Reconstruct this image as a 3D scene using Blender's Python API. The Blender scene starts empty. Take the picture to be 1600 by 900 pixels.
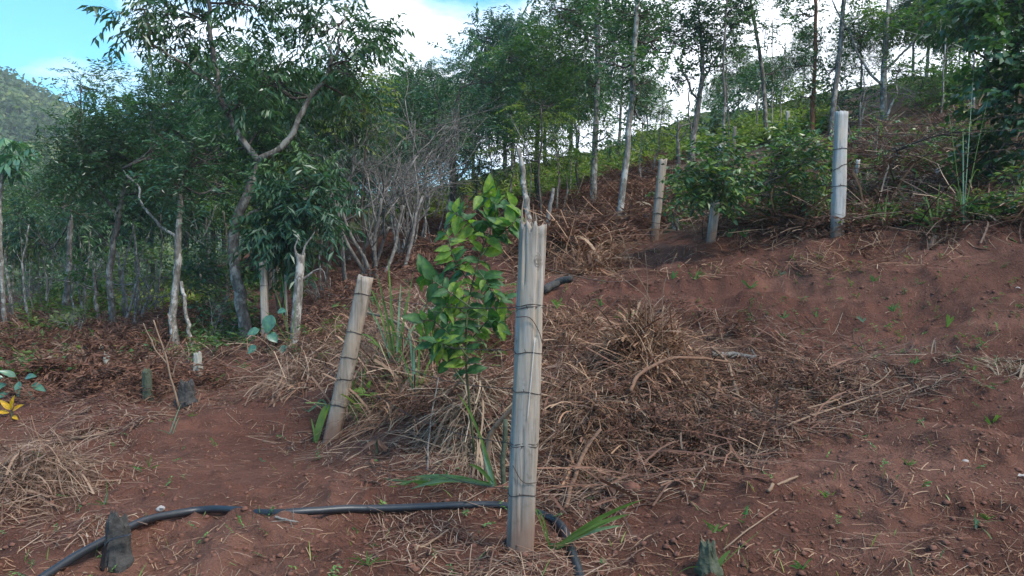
import bpy, math, random
import numpy as np
from math import radians, sin, cos, pi
random.seed(7)
RNG = np.random.default_rng(11)
scene = bpy.context.scene
COL = scene.collection

# ------------------------------------------------------------------ camera, sky, sun, exposure
CAM = np.array([0.0, 0.0, 1.5]); F = 1200.0; PITCH = math.atan(50/1200)
cd = bpy.data.cameras.new('camera'); cam = bpy.data.objects.new('camera', cd); COL.objects.link(cam)
cd.sensor_width = 36; cd.lens = 36*F/1600; cd.clip_start = 0.05; cd.clip_end = 3000
cam.location = CAM; cam.rotation_euler = (pi/2-PITCH, 0, 0); scene.camera = cam
scene.view_settings.view_transform = 'Standard'; scene.view_settings.look = 'None'
scene.view_settings.gamma = 1; scene.view_settings.exposure = 1.08
try:
    scene.cycles.volume_bounces = 0; scene.cycles.max_bounces = 6
    scene.cycles.transparent_max_bounces = 8
except Exception: pass
SUN_EL, SUN_AZ = radians(52), radians(138)          # azimuth from +Y towards +X
W = bpy.data.worlds.new('World'); scene.world = W; W.use_nodes = True
nt = W.node_tree; nt.nodes.clear()
def wn(t, **k):
    n = nt.nodes.new(t)
    for a, b in k.items(): setattr(n, a, b)
    return n
sky = wn('ShaderNodeTexSky', sky_type='NISHITA', sun_disc=False)
sky.sun_elevation = SUN_EL; sky.sun_rotation = SUN_AZ; sky.air_density = 1.0; sky.dust_density = 0.3; sky.ozone_density = 1.0
bg = wn('ShaderNodeBackground'); bg.inputs[1].default_value = 0.12
wo = wn('ShaderNodeOutputWorld'); tc = wn('ShaderNodeTexCoord')
sep = wn('ShaderNodeSeparateXYZ'); nt.links.new(tc.outputs['Generated'], sep.inputs[0])
def m2(op, a, b=None, c=None):
    n = wn('ShaderNodeMath', operation=op)
    for i, x in enumerate((a, b, c)):
        if x is None: continue
        if isinstance(x, (int, float)): n.inputs[i].default_value = x
        else: nt.links.new(x, n.inputs[i])
    return n.outputs[0]
noi = wn('ShaderNodeTexNoise'); noi.inputs['Scale'].default_value = 2.6; noi.inputs['Detail'].default_value = 7
noi.inputs['Roughness'].default_value = 0.55
mp = wn('ShaderNodeMapping'); mp.inputs['Scale'].default_value = (1, 1, 2.2); mp.inputs['Location'].default_value = (0.3, 1.7, 0.4)
nt.links.new(tc.outputs['Generated'], mp.inputs[0]); nt.links.new(mp.outputs[0], noi.inputs['Vector'])
# the cloud bank lies ahead and to the right, the blue opening to the left
bias = m2('ADD', m2('MULTIPLY', sep.outputs[0], 0.95), m2('MULTIPLY', sep.outputs[1], 0.28))
# low cloud over the hills on the left
lowc = m2('MULTIPLY', m2('SUBTRACT', 1.0, m2('MINIMUM', m2('MULTIPLY', m2('ABSOLUTE', m2('SUBTRACT', sep.outputs[2], 0.20)), 9.0), 1.0)), 0.47)
dens = m2('ADD', m2('ADD', m2('MULTIPLY', m2('SUBTRACT', noi.outputs[0], 0.5), 1.5), bias), lowc)
mask = m2('MULTIPLY', m2('ADD', dens, -0.08), 4.0)
cl = wn('ShaderNodeClamp'); nt.links.new(mask, cl.inputs[0])
ccol = wn('ShaderNodeMix', data_type='RGBA'); nt.links.new(noi.outputs[0], ccol.inputs[0])
ccol.inputs[6].default_value = (6.9, 7.4, 8.2, 1); ccol.inputs[7].default_value = (10.0, 10.3, 10.8, 1)
hs = wn('ShaderNodeMix', data_type='RGBA', blend_type='MULTIPLY'); hs.inputs[0].default_value = 1
nt.links.new(sky.outputs[0], hs.inputs[6]); hs.inputs[7].default_value = (0.42, 1.08, 1.30, 1)
mx = wn('ShaderNodeMix', data_type='RGBA'); nt.links.new(cl.outputs[0], mx.inputs[0])
nt.links.new(hs.outputs[2], mx.inputs[6]); nt.links.new(ccol.outputs[2], mx.inputs[7])
nt.links.new(mx.outputs[2], bg.inputs[0]); nt.links.new(bg.outputs[0], wo.inputs[0])
sl = bpy.data.lights.new('sun', 'SUN'); sl.energy = 2.0; sl.angle = radians(14); sl.color = (1, 0.95, 0.88)
sun = bpy.data.objects.new('sun', sl); COL.objects.link(sun)
sun.rotation_euler = (-(pi/2-SUN_EL), 0, -SUN_AZ)   # local +Z points at the sun
sun.location = (0, 0, 40)

# ------------------------------------------------------------------ numeric helpers
def P(u, v, Y):
    """the point of the place that the photograph shows at pixel (u, v), Y metres ahead"""
    u = np.asarray(u, float); v = np.asarray(v, float); Y = np.asarray(Y, float)
    a = (u-800)/F; b = (450-v)/F
    dy = cos(PITCH)+b*sin(PITCH); dz = -sin(PITCH)+b*cos(PITCH)
    s = Y/dy
    return np.stack(np.broadcast_arrays(a*s, Y, CAM[2]+dz*s), -1)
def _h(i, j, k, s):
    h = (i.astype(np.int64)*374761393 + j.astype(np.int64)*668265263 + k.astype(np.int64)*2147483647 + s*1274126177) & 0xffffffff
    h = ((h ^ (h >> 13))*1274126177) & 0xffffffff
    return ((h ^ (h >> 16)) & 0xffff)/65535.0
def noise2(x, y, s=0):
    xi = np.floor(x); yi = np.floor(y); fx = x-xi; fy = y-yi
    fx = fx*fx*fx*(fx*(fx*6-15)+10); fy = fy*fy*fy*(fy*(fy*6-15)+10); z = np.zeros_like(xi)
    a = _h(xi, yi, z, s); b = _h(xi+1, yi, z, s); c = _h(xi, yi+1, z, s); d = _h(xi+1, yi+1, z, s)
    return (a+(b-a)*fx)*(1-fy)+(c+(d-c)*fx)*fy
def noise3(p, s=0):
    i = np.floor(p); f = p-i; f = f*f*(3-2*f); r = 0
    for dx in (0, 1):
        for dy in (0, 1):
            for dz in (0, 1):
                w = (f[..., 0] if dx else 1-f[..., 0])*(f[..., 1] if dy else 1-f[..., 1])*(f[..., 2] if dz else 1-f[..., 2])
                r = r+w*_h(i[..., 0]+dx, i[..., 1]+dy, i[..., 2]+dz, s)
    return r
def sstep(a, b, x):
    t = np.clip((x-a)/(b-a), 0, 1); return t*t*(3-2*t)
def norm(a):
    return a/np.maximum(np.linalg.norm(a, axis=-1, keepdims=True), 1e-9)

# ------------------------------------------------------------------ the lie of the land
CTRL = [  # photograph pixel and distance of points of the ground
 (0,900,2.8),(400,900,2.7),(800,900,2.62),(1200,900,2.4),(1600,900,2.2),
 (-300,800,3.9),(0,800,3.6),(400,800,3.4),(813,850,2.9),(1200,800,3.0),(1600,800,2.7),(1900,800,2.5),
 (-400,700,5.6),(0,700,5.0),(300,700,4.9),(520,685,5.15),(700,720,3.95),(950,720,3.75),(1200,700,3.8),(1600,700,3.35),(1950,700,3.1),
 (-400,600,9),(0,600,8.2),(250,600,7.4),(440,600,6.7),(640,620,5.1),(800,600,4.9),(1000,600,4.6),(1200,600,4.75),(1400,600,4.6),(1600,600,4.2),(1900,600,3.9),
 (-300,500,20),(0,525,12.8),(250,522,11.4),(385,530,10.8),(465,520,9.2),(620,500,7.6),(800,500,6.3),(1000,500,6.2),(1200,500,6.1),(1400,500,5.7),(1600,500,5.2),(1900,480,5),
 (0,478,21),(200,462,19),(350,462,16.5),(0,462,34),(200,448,30),(480,440,17),(600,440,11.5),(750,440,8.2),(900,430,7.8),(1050,430,7.4),(1200,435,7.1),(1400,420,6.6),(1600,400,6.2),(1900,380,6),
 (700,395,13),(800,390,10.5),(900,390,9.6),(965,367,11.7),(1025,370,10.8),(1112,377,9.0),(1200,365,8.2),(1308,366,7.5),(1420,362,7.2),(1600,352,7.0),(1900,330,7),
 (600,385,20),(700,330,21),(800,330,18),(930,318,16),(1000,290,16),(1080,277,17.5),(1080,330,12.5),(1200,300,11.5),(1300,270,11.5),(1400,300,9.6),(1500,280,9.3),(1600,280,8.8),
 (600,310,38),(700,290,36),(800,270,34),(900,250,32),(1000,225,30),(1100,215,27),(1200,205,21),(1300,195,18),(1400,180,17),(1500,180,14.5),(1600,170,14),(1900,100,15),
 (1100,190,42),(1250,170,38),(1400,145,32),(1600,110,30),
]
cu, cv, cy = np.array(CTRL, float).T
cp = P(cu, cv, cy)
extra = [(0,0,0),(-2.5,0,-.15),(2.5,0,.15),(0,-6,-.4),(-8,-4,-1),(8,-4,.9),(0,-40,-4),(-40,-20,-5),(40,-20,8),(-40,15,-4),(40,20,13),
 (-60,60,-7),(-30,70,-3),(0,75,4.5),(40,70,8),(80,60,16),(-160,150,2),(-60,150,-4),(60,160,6),(0,150,2),(150,60,22),(-150,0,-6),(0,-150,-8),
 (-90,110,-6),(0,900,20),(900,0,30),(-900,0,20),(0,-900,0),(-640,640,40),(640,640,30),(-250,-250,0),(250,-250,10)]
for (u, v) in ((-900,75),(-500,92),(-200,112),(0,140),(115,200),(250,270),(420,320),(600,340)):
    for Y in (235, 330):
        q = P(u, v, 235); extra.append((q[0]*Y/235, Y, q[2]))
cp = np.vstack([cp, np.array(extra, float)])
def warp(x, y):
    r = np.hypot(x, y)+1e-6; l = np.log1p(r/2.5)
    return np.stack([x/r*l, y/r*l], -1)
def _phi(d2): return np.where(d2 > 1e-12, 0.5*d2*np.log(np.maximum(d2, 1e-12)), 0)
wc = warp(cp[:, 0], cp[:, 1]); n = len(wc)
K = _phi(((wc[:, None]-wc[None])**2).sum(-1))+np.eye(n)*0.0006
Pm = np.c_[np.ones(n), wc]
sol = np.linalg.solve(np.block([[K, Pm], [Pm.T, np.zeros((3, 3))]]), np.r_[cp[:, 2], np.zeros(3)])
def tps(x, y):
    w = warp(x, y); out = np.empty(len(x))
    for s in range(0, len(x), 20000):
        q = w[s:s+20000]
        out[s:s+20000] = _phi(((q[:, None]-wc[None])**2).sum(-1))@sol[:n]+sol[n]+q@sol[n+1:]
    return out
TH = np.radians(np.r_[np.arange(-180, -44, 4), np.arange(-43, 43.01, 0.165), np.arange(44, 181, 4)])
TH[0] = -pi; TH[-1] = pi
RR = np.r_[np.geomspace(.25, 1.6, 14)[:-1], np.exp(np.arange(math.log(1.6), math.log(6.5), .0050)), np.exp(np.arange(math.log(6.53), math.log(22), .010)), np.exp(np.arange(math.log(22.3), math.log(110), .022)), np.exp(np.arange(math.log(113), math.log(900), .05)), 950.]
tt, rr = np.meshgrid(TH, RR, indexing='ij'); gx = rr*np.sin(tt); gy = rr*np.cos(tt)
gz = tps(gx.ravel(), gy.ravel()).reshape(gx.shape)
def relief(x, y, r):
    sm = 1-0.75*np.exp(-(((x+1.35)/1.0)**2+((y-4.6)/1.1)**2))     # trodden, smoother soil round the leaning post
    f = 1/(1+(r/30)**2)
    z = (noise2(x*1.1+3, y*1.1, 1)-.5)*.20*sstep(1.2, 6, r)+(noise2(x*2.9, y*2.9+9, 2)-.5)*.11*sm*sstep(.5, 3, r)
    rid = 1-np.abs(noise2(x*5.5, y*8.0, 3)*2-1)
    z = z+(rid*rid-.35)*.045*sm+(noise2(x*13, y*13, 4)-.5)*.022*sm+(noise2(x*27, y*27, 5)-.5)*.009*(r < 9)
    led = 1-np.abs(noise2(x*.55+2, y*2.3+x*.25, 12)*2-1); z = z+(led**2-.3)*.09*sstep(.2, 1.2, x)*sstep(3.2, 4.6, y)*(1-sstep(9, 13, r))
    z = z+(noise2(x*.35, y*.35, 8)-.5)*.5*sstep(16, 40, r)/f*.6*(f > 0)*np.minimum(f*6, 1)
    return z
gz = gz+relief(gx, gy, rr)
# mounds and hollows the photograph shows
MOUNDS = [(1012,545,4.95,.26,.26,.20),(900,620,4.3,.35,.3,.06),(60,760,4.0,.45,.4,.14),(1480,700,3.4,.75,.35,.07),(640,560,5.9,.8,.5,.10),(465,570,7.6,.5,.4,.12),
          (1150,390,8.3,1.6,.3,.10),(860,385,9.8,1.6,.4,.14),(440,700,4.9,.9,.4,-.05),(300,600,7.2,1.0,.5,.08),(1590,560,4.5,.25,.2,-.12)]
for (u, v, Y, sx, sy, a) in MOUNDS:
    q = P(u, v, Y); gz = gz+a*np.exp(-((gx-q[0])/sx)**2-((gy-q[1])/sy)**2)
LR = np.log(RR)
def H(x, y):
    x = np.asarray(x, float); y = np.asarray(y, float)
    t = np.arctan2(x, y); r = np.clip(np.hypot(x, y), RR[0], RR[-1]*.999)
    a = np.clip(np.interp(t, TH, np.arange(len(TH))), 0, len(TH)-1.001); b = np.clip(np.interp(np.log(r), LR, np.arange(len(RR))), 0, len(RR)-1.001)
    i = a.astype(int); j = b.astype(int); fa = a-i; fb = b-j
    return (gz[i, j]*(1-fa)+gz[i+1, j]*fa)*(1-fb)+(gz[i, j+1]*(1-fa)+gz[i+1, j+1]*fa)*fb
def G(u, v, ymin=1.6, ymax=60):
    """where the view ray through (u, v) meets the ground"""
    u = np.atleast_1d(np.asarray(u, float)); v = np.atleast_1d(np.asarray(v, float))
    Ys = np.geomspace(ymin, ymax, 260)
    a = (u-800)/F; b = (450-v)/F; dy = cos(PITCH)+b*sin(PITCH); dz = -sin(PITCH)+b*cos(PITCH)
    s = Ys[None]/dy[:, None]; X = a[:, None]*s; Z = CAM[2]+dz[:, None]*s; Yg = np.broadcast_to(Ys[None], X.shape)
    D = Z-H(X, Yg); hit = D < 0; k = np.argmax(hit, 1); k = np.where(hit.any(1), np.maximum(k, 1), len(Ys)-1)
    r_ = np.arange(len(u)); d0 = D[r_, k-1]; d1 = D[r_, k]; t = np.where(hit.any(1), d0/np.maximum(d0-d1, 1e-6), 1)
    Y = Ys[k-1]+(Ys[k]-Ys[k-1])*t; x = a*Y/dy
    return np.stack([x, Y, H(x, Y)], -1)
def g1(u, v): return G(u, v)[0]
def drop(p, dz=0.0):
    p = np.array(p, float); p[..., 2] = H(p[..., 0], p[..., 1])+dz; return p

# ------------------------------------------------------------------ materials
def mat(name, build):
    m = bpy.data.materials.new(name); m.use_nodes = True; t = m.node_tree; t.nodes.clear()
    out = t.nodes.new('ShaderNodeOutputMaterial')
    def N(ty, ins={}, **k):
        nd = t.nodes.new(ty)
        for a, b in k.items(): setattr(nd, a, b)
        for a, b in ins.items():
            if hasattr(b, 'is_output'): t.links.new(b, nd.inputs[a])
            else: nd.inputs[a].default_value = b
        return nd
    t.links.new(build(N, t), out.inputs[0]); return m
def ramp(N, fac, stops):
    r = N('ShaderNodeValToRGB', {0: fac}); e = r.color_ramp.elements
    while len(e) < len(stops): e.new(.5)
    for x, (p, c) in zip(e, stops): x.position = p; x.color = (*c, 1)
    return r.outputs[0]
def noise_(N, vec, sc, det=4, rough=.55): return N('ShaderNodeTexNoise', {'Vector': vec, 'Scale': sc, 'Detail': det, 'Roughness': rough}).outputs[0]
def mixc(N, f, a, b, blend='MIX'):
    return N('ShaderNodeMix', {0: f, 6: a, 7: b}, data_type='RGBA', blend_type=blend).outputs[2]
def scaled(N, vec, s): return N('ShaderNodeMapping', {0: vec, 'Scale': s}).outputs[0]

def leaf_mat(name, cols, trans=.35, rough=.45, spec=.4, nscale=.9, dark=.7):
    def b(N, t):
        g = N('ShaderNodeNewGeometry'); o = N('ShaderNodeTexCoord').outputs['Object']
        k = len(cols)
        c = ramp(N, g.outputs['Random Per Island'], [(i/(k-1) if k > 1 else 0, x) for i, x in enumerate(cols)])
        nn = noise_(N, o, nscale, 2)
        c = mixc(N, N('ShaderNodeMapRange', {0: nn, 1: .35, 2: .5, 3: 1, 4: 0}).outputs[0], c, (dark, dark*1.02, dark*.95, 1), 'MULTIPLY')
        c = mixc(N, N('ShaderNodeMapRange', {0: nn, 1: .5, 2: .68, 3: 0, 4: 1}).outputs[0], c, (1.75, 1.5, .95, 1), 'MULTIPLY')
        pb = N('ShaderNodeBsdfPrincipled', {'Base Color': c, 'Roughness': rough, 'Specular IOR Level': spec})
        tr = N('ShaderNodeBsdfTranslucent', {0: mixc(N, 1.0, c, (1.25, 1.6, .7, 1), 'MULTIPLY')})
        return N('ShaderNodeMixShader', {0: trans, 1: pb.outputs[0], 2: tr.outputs[0]}).outputs[0]
    return mat(name, b)
def bark_mat(name, base, light, darkc, sc=9, lich=.5):
    def b(N, t):
        o = N('ShaderNodeTexCoord').outputs['Object']
        v = scaled(N, o, (1, 1, .35))
        n1 = noise_(N, v, sc*3, 6, .65); n2 = noise_(N, scaled(N, o, (1, 1, .7)), sc, 4, .6)
        c = ramp(N, n1, [(.30, darkc), (.55, base), (.75, light)])
        lm = N('ShaderNodeMapRange', {0: n2, 1: lich, 2: lich+.07}).outputs[0]
        c = mixc(N, lm, c, (*light, 1))
        bm = N('ShaderNodeBump', {'Height': n1, 'Strength': .7, 'Distance': .012})
        return N('ShaderNodeBsdfPrincipled', {'Base Color': c, 'Roughness': .9, 'Specular IOR Level': .2, 'Normal': bm.outputs[0]}).outputs[0]
    return mat(name, b)
def wood_mat(name, a, b_, crack, zsc=.05):
    def b(N, t):
        o = N('ShaderNodeTexCoord').outputs['Object']
        g = noise_(N, scaled(N, o, (1, 1, zsc)), 48, 8, .72); g2 = noise_(N, scaled(N, o, (1, 1, .12)), 16, 4, .6)
        kn = noise_(N, scaled(N, o, (1, 1, .5)), 7, 6, .62)
        c = ramp(N, g, [(.31, crack), (.42, b_), (.66, a)])
        sp_ = noise_(N, scaled(N, o, (1, 1, .8)), 26, 5, .7)
        c = mixc(N, N('ShaderNodeMapRange', {0: sp_, 1: .56, 2: .72, 3: 0, 4: .6}).outputs[0], c, (b_[0]*.45, b_[1]*.42, b_[2]*.38, 1))
        c = mixc(N, N('ShaderNodeMapRange', {0: g2, 1: .44, 2: .64, 3: 0, 4: .6}).outputs[0], c, (b_[0]*.62, b_[1]*.60, b_[2]*.56, 1))
        c = mixc(N, N('ShaderNodeMapRange', {0: kn, 1: .46, 2: .62, 3: 0, 4: .7}).outputs[0], c, (a[0]*.9, a[1]*.78, a[2]*.64, 1))
        # soil splashed up the foot of the post
        sz = N('ShaderNodeSeparateXYZ', {0: o}).outputs[2]
        ft = N('ShaderNodeMapRange', {0: N('ShaderNodeMath', {0: sz, 1: N('ShaderNodeMath', {0: kn, 1: .22}, operation='MULTIPLY').outputs[0]}, operation='SUBTRACT').outputs[0], 1: -.08, 2: .12, 3: .75, 4: 0}).outputs[0]
        c = mixc(N, ft, c, (.16, .085, .06, 1))
        bm = N('ShaderNodeBump', {'Height': g, 'Strength': .5, 'Distance': .005})
        return N('ShaderNodeBsdfPrincipled', {'Base Color': c, 'Roughness': .85, 'Specular IOR Level': .2, 'Normal': bm.outputs[0]}).outputs[0]
    return mat(name, b)
def straw_mat(name, cols, trans=.15):
    def b(N, t):
        g = N('ShaderNodeNewGeometry'); k = len(cols)
        c = ramp(N, g.outputs['Random Per Island'], [(i/(k-1), x) for i, x in enumerate(cols)])
        pb = N('ShaderNodeBsdfPrincipled', {'Base Color': c, 'Roughness': .7, 'Specular IOR Level': .25})
        tr = N('ShaderNodeBsdfTranslucent', {0: c})
        return N('ShaderNodeMixShader', {0: trans, 1: pb.outputs[0], 2: tr.outputs[0]}).outputs[0]
    return mat(name, b)
def plain_mat(name, c1, c2, rough=.6, sc=30, bump=.2, spec=.4):
    def b(N, t):
        o = N('ShaderNodeTexCoord').outputs['Object']; n_ = noise_(N, o, sc, 5)
        bm = N('ShaderNodeBump', {'Height': n_, 'Strength': bump, 'Distance': .01})
        return N('ShaderNodeBsdfPrincipled', {'Base Color': mixc(N, n_, (*c1, 1), (*c2, 1)), 'Roughness': rough, 'Specular IOR Level': spec, 'Normal': bm.outputs[0]}).outputs[0]
    return mat(name, b)

def soil(N, t):
    o = N('ShaderNodeTexCoord').outputs['Object']
    n1 = noise_(N, o, .9, 5); n2 = noise_(N, o, 6, 8, .68); n3 = noise_(N, o, 60, 6, .7)
    c = ramp(N, n1, [(.32, (.096, .041, .029)), (.50, (.148, .064, .044)), (.66, (.218, .104, .073))])
    c = mixc(N, N('ShaderNodeMapRange', {0: n2, 1: .42, 2: .68, 3: 0, 4: .75}).outputs[0], c, (.085, .040, .029, 1))
    c = mixc(N, N('ShaderNodeMapRange', {0: n3, 1: .55, 2: .75, 3: 0, 4: .55}).outputs[0], c, (.27, .135, .09, 1))
    a = N('ShaderNodeAttribute', attribute_name='cover')
    sp = N('ShaderNodeSeparateColor', {0: a.outputs['Color']})
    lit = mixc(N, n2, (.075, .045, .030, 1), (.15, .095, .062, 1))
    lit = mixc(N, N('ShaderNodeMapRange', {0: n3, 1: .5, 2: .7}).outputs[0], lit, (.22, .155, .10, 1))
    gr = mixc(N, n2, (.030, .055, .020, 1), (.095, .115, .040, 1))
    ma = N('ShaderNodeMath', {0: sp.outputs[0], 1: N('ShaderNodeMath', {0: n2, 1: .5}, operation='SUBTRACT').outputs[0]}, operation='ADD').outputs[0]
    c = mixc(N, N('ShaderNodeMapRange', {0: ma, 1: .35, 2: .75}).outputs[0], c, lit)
    mb = N('ShaderNodeMath', {0: sp.outputs[1], 1: N('ShaderNodeMath', {0: n2, 1: .5}, operation='SUBTRACT').outputs[0]}, operation='ADD').outputs[0]
    c = mixc(N, N('ShaderNodeMapRange', {0: mb, 1: .35, 2: .65}).outputs[0], c, gr)
    hgt = N('ShaderNodeMath', {0: n3, 1: N('ShaderNodeMath', {0: n2, 1: 1.6}, operation='MULTIPLY').outputs[0]}, operation='ADD').outputs[0]
    bm = N('ShaderNodeBump', {'Height': hgt, 'Strength': 1.0, 'Distance': .032})
    return N('ShaderNodeBsdfPrincipled', {'Base Color': c, 'Roughness': .95, 'Specular IOR Level': .12, 'Normal': bm.outputs[0]}).outputs[0]
M = {}
M['soil'] = mat('red_soil', soil)
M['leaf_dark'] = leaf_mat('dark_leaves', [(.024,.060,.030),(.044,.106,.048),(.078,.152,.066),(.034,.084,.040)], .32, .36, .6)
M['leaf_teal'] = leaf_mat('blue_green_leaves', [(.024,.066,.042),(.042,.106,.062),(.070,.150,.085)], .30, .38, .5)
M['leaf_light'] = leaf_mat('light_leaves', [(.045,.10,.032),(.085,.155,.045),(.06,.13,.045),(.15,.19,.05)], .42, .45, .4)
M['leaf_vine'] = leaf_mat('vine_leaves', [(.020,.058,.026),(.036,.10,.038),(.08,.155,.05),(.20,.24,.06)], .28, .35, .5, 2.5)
M['leaf_sun'] = leaf_mat('grass_and_sunlit_tint', [(.09,.14,.035),(.15,.20,.05),(.22,.25,.08)], .4, .5, .3)  # yellow green of grass and scrub; on two added crowns it paints sunlight
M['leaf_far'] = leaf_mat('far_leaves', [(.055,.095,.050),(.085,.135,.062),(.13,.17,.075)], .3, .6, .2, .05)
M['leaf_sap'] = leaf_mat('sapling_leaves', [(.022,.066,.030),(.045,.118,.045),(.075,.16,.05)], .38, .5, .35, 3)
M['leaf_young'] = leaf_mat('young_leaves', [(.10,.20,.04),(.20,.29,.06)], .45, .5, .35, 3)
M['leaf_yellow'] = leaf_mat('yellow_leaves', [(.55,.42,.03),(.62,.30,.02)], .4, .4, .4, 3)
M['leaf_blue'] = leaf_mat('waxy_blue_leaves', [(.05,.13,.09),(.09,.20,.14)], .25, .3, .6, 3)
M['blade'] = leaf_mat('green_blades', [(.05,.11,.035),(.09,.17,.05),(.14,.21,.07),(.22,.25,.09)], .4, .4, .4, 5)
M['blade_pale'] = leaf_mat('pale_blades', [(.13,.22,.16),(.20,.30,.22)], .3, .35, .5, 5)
M['seedling'] = leaf_mat('seedling_green', [(.06,.15,.05),(.11,.22,.07)], .35, .4, .4, 5)
M['fern'] = straw_mat('dry_fern', [(.085,.040,.027),(.145,.068,.045),(.22,.115,.075),(.12,.060,.040)])
M['straw'] = straw_mat('dry_straw', [(.10,.055,.038),(.20,.118,.080),(.33,.22,.15),(.13,.065,.045),(.46,.34,.24)])
M['straw_dark'] = straw_mat('old_straw', [(.040,.026,.020),(.085,.054,.040),(.16,.10,.072),(.34,.24,.165)])
M['straw_red'] = straw_mat('reddish_straw', [(.070,.032,.020),(.18,.088,.050),(.30,.165,.095),(.43,.29,.19)])
M['straw_pale'] = straw_mat('pale_straw', [(.15,.105,.07),(.31,.235,.16),(.19,.12,.08),(.44,.35,.25)])
M['chip'] = straw_mat('leaf_litter', [(.07,.040,.028),(.16,.09,.06),(.28,.19,.13),(.10,.05,.035),(.20,.10,.06)], .05)
M['bark_pale'] = bark_mat('pale_bark', (.20,.18,.155), (.40,.375,.335), (.07,.06,.05), 10, .52)
M['bark_grey'] = bark_mat('grey_bark', (.15,.130,.112), (.30,.275,.24), (.05,.042,.036), 9, .52)
M['bark_dark'] = bark_mat('dark_bark', (.085,.07,.058), (.17,.15,.125), (.03,.026,.022), 9, .58)
M['bark_red'] = bark_mat('red_bark', (.20,.085,.045), (.32,.20,.13), (.08,.035,.02), 8, .6)
M['dead_twig'] = bark_mat('dead_twigs', (.17,.155,.14), (.27,.25,.23), (.07,.06,.055), 14, .55)
M['wood'] = wood_mat('weathered_wood', (.44,.40,.355), (.25,.215,.18), (.045,.034,.027))
M['wood2'] = wood_mat('weathered_wood_warm', (.40,.34,.285), (.24,.195,.155), (.06,.045,.035))
M['wood_pale'] = wood_mat('weathered_wood_pale', (.50,.49,.47), (.34,.33,.315), (.08,.075,.07))
M['splinter'] = wood_mat('broken_wood', (.42,.27,.20), (.28,.17,.12), (.10,.06,.04))
M['paint'] = plain_mat('white_drip', (.78,.78,.76), (.62,.62,.60), .5, 40, .05)
M['char'] = plain_mat('charred_wood', (.010,.010,.010), (.085,.080,.075), .85, 38, 1.0, .3)
M['moss'] = plain_mat('mossy_wood', (.035,.042,.024), (.12,.13,.095), .95, 30, 1.0, .1)
M['stump_pale'] = plain_mat('pale_stump_wood', (.20,.19,.15), (.42,.40,.35), .9, 22, .8, .2)
M['stem_green'] = plain_mat('green_stem', (.04,.055,.025), (.10,.11,.05), .7, 20, .3)
M['stick'] = plain_mat('bare_stick', (.13,.080,.052), (.30,.21,.145), .85, 24, .8, .2)
M['stick_red'] = plain_mat('red_brown_branch', (.09,.048,.032), (.25,.15,.10), .9, 38, 1.0, .15)
M['rubber'] = plain_mat('black_rubber', (.008,.010,.014), (.026,.030,.036), .42, 14, .25, .5)
M['wire'] = plain_mat('rusty_wire', (.035,.025,.022), (.07,.045,.035), .7, 60, .3)
M['clod'] = plain_mat('soil_clod', (.10,.046,.034), (.20,.098,.070), .95, 16, .8, .1)
M['stone'] = plain_mat('pale_stone', (.22,.19,.17), (.42,.39,.36), .85, 20, .6, .2)
M['white_bits'] = plain_mat('white_plastic', (.6,.62,.65), (.75,.77,.8), .5, 10, .1)
M['hill'] = plain_mat('wooded_hill_ground', (.030,.045,.022), (.075,.085,.045), .95, .08, .1, .1)

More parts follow.
